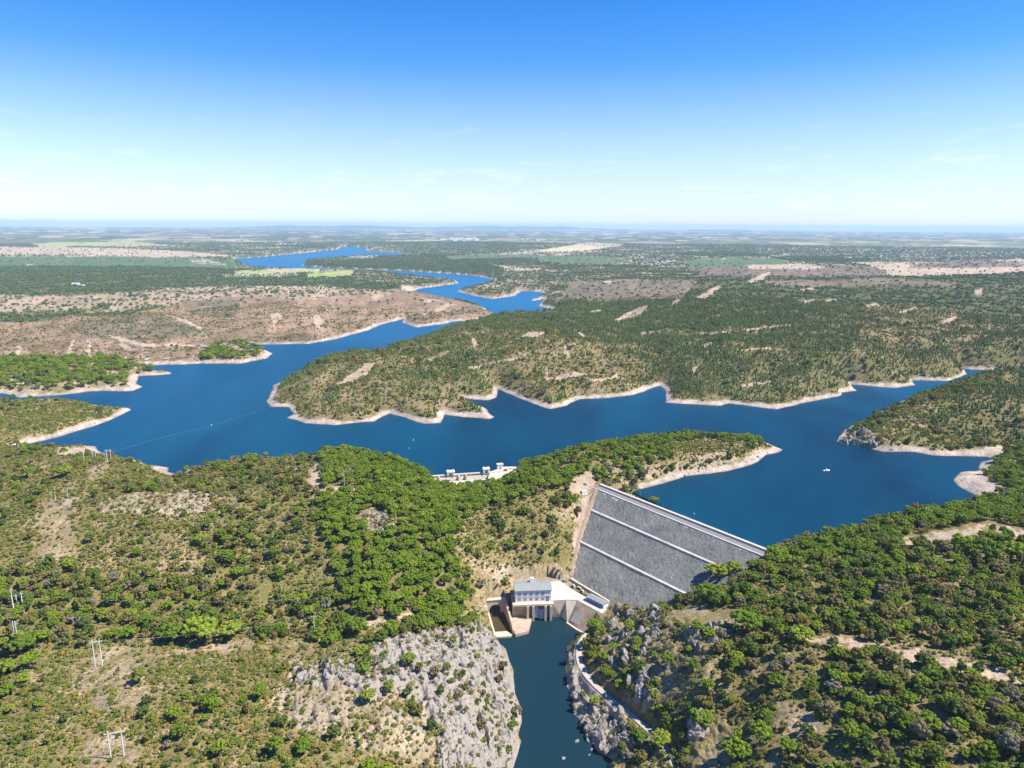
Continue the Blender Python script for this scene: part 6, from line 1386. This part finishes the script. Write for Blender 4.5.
def farm(px, py, L, w, h, rz, label):
    p = hit(px, py); o = thing('farm_building', label, 'farm building', tuple(p), rz)
    MB().box(-L / 2, L / 2, -w / 2, w / 2, -3, h).build('wall', M_WHITE, o)
    MB().add([(-L / 2 - .5, -w / 2 - .5, h), (L / 2 + .5, -w / 2 - .5, h), (L / 2 + .5, w / 2 + .5, h), (-L / 2 - .5, w / 2 + .5, h), (-L / 2 - .5, 0, h + w * .2), (L / 2 + .5, 0, h + w * .2)], [(3, 2, 1, 0), (0, 1, 5, 4), (2, 3, 4, 5), (0, 4, 3), (1, 2, 5)]).build('roof', M_STEEL, o)
farm(30, 267, 32, 14, 12, 0.1, 'white farm building at the left edge of the long green field'); farm(76, 285.5, 30, 16, 9, 0.2, 'white farm building in the dark woodland at left'); farm(82, 286.5, 26, 12, 6, -0.3, 'second white farm building, lower and right of its neighbour in the woodland')
farm(607, 284, 34, 14, 8, 0.05, 'long white building alone in the woods beyond the middle peninsula'); farm(584, 284, 12, 8, 6, 0.0, 'small white building left of the long one in the woods'); farm(724, 259.5, 30, 12, 7, 0.1, 'white barn on the green plain at right of centre'); farm(848, 258.5, 60, 18, 9, 0, 'long white barn by the dark tree belt on the right plain')
# small pond of the dry pasture
pp_ = [hit(a, b) for a, b in ((126, 296.6), (131, 295.0), (139, 294.7), (140, 295.6), (134, 296.4))]; zz_ = max(p[2] for p in pp_) + 1.2
pd = MB().add([(p[0], p[1], zz_) for p in pp_], [(0, 1, 2, 3, 4)]).build('pond', wm_.materials[0]); pd['kind'] = 'structure'

# ------------------------------------------------------------------ far hills on the skyline
def far_hills(name, a0, a1, dist, base, peak, seed, sharp):
    n = 160; xs = np.linspace(a0, a1, n); mb = MB(); env = np.sin(np.linspace(0, math.pi, n)) ** sharp
    h = base + peak * env * (0.35 + 0.9 * fbm(xs * 40, xs * 0 + seed, 4, seed))
    secs = []
    for a, hh in zip(xs, h):
        secs.append([(math.sin(a) * d, math.cos(a) * d, z) for d, z in ((dist - 5200, 5), (dist - 2600, hh * 0.45), (dist, hh), (dist + 3800, 5))])
    mb.ring(secs); o = mb.build(name, gm.materials[0], smooth_=True); o['kind'] = 'structure'
def azpx(px): return math.atan((px - 512) / FPX)
far_hills('hills', azpx(225), azpx(470), 52000, 60, 230, 3, 1.0)
far_hills('hills', azpx(380), azpx(640), 56000, 60, 260, 9, 1.1)
far_hills('hills', azpx(640), azpx(800), 50000, 40, 90, 14, 0.9)

# ------------------------------------------------------------------ summer haze over the plain
def haze_box():
    x, y0, y1, z0, z1 = 61000, -30000, 61500, -62, 430
    me = bpy.data.meshes.new('haze')
    v = [(sx * x, y, z) for z in (z0, z1) for sx, y in ((-1, y0), (1, y0), (1, y1), (-1, y1))]
    me.from_pydata(v, [], [(3, 2, 1, 0), (4, 5, 6, 7), (0, 1, 5, 4), (1, 2, 6, 5), (2, 3, 7, 6), (3, 0, 4, 7)])
    m = bpy.data.materials.new('haze air'); m.use_nodes = True
    nt = m.node_tree.nodes; nt.remove(nt['Principled BSDF'])
    pv = nt.new('ShaderNodeVolumePrincipled'); pv.inputs['Density'].default_value = 3.2e-5
    pv.inputs['Color'].default_value = (0.57, 0.80, 1.0, 1); pv.inputs['Anisotropy'].default_value = 0.0
    m.node_tree.links.new(pv.outputs[0], nt['Material Output'].inputs['Volume'])
    me.materials.append(m)
    o = bpy.data.objects.new('haze', me); COL.objects.link(o); o['kind'] = 'stuff'
haze_box()
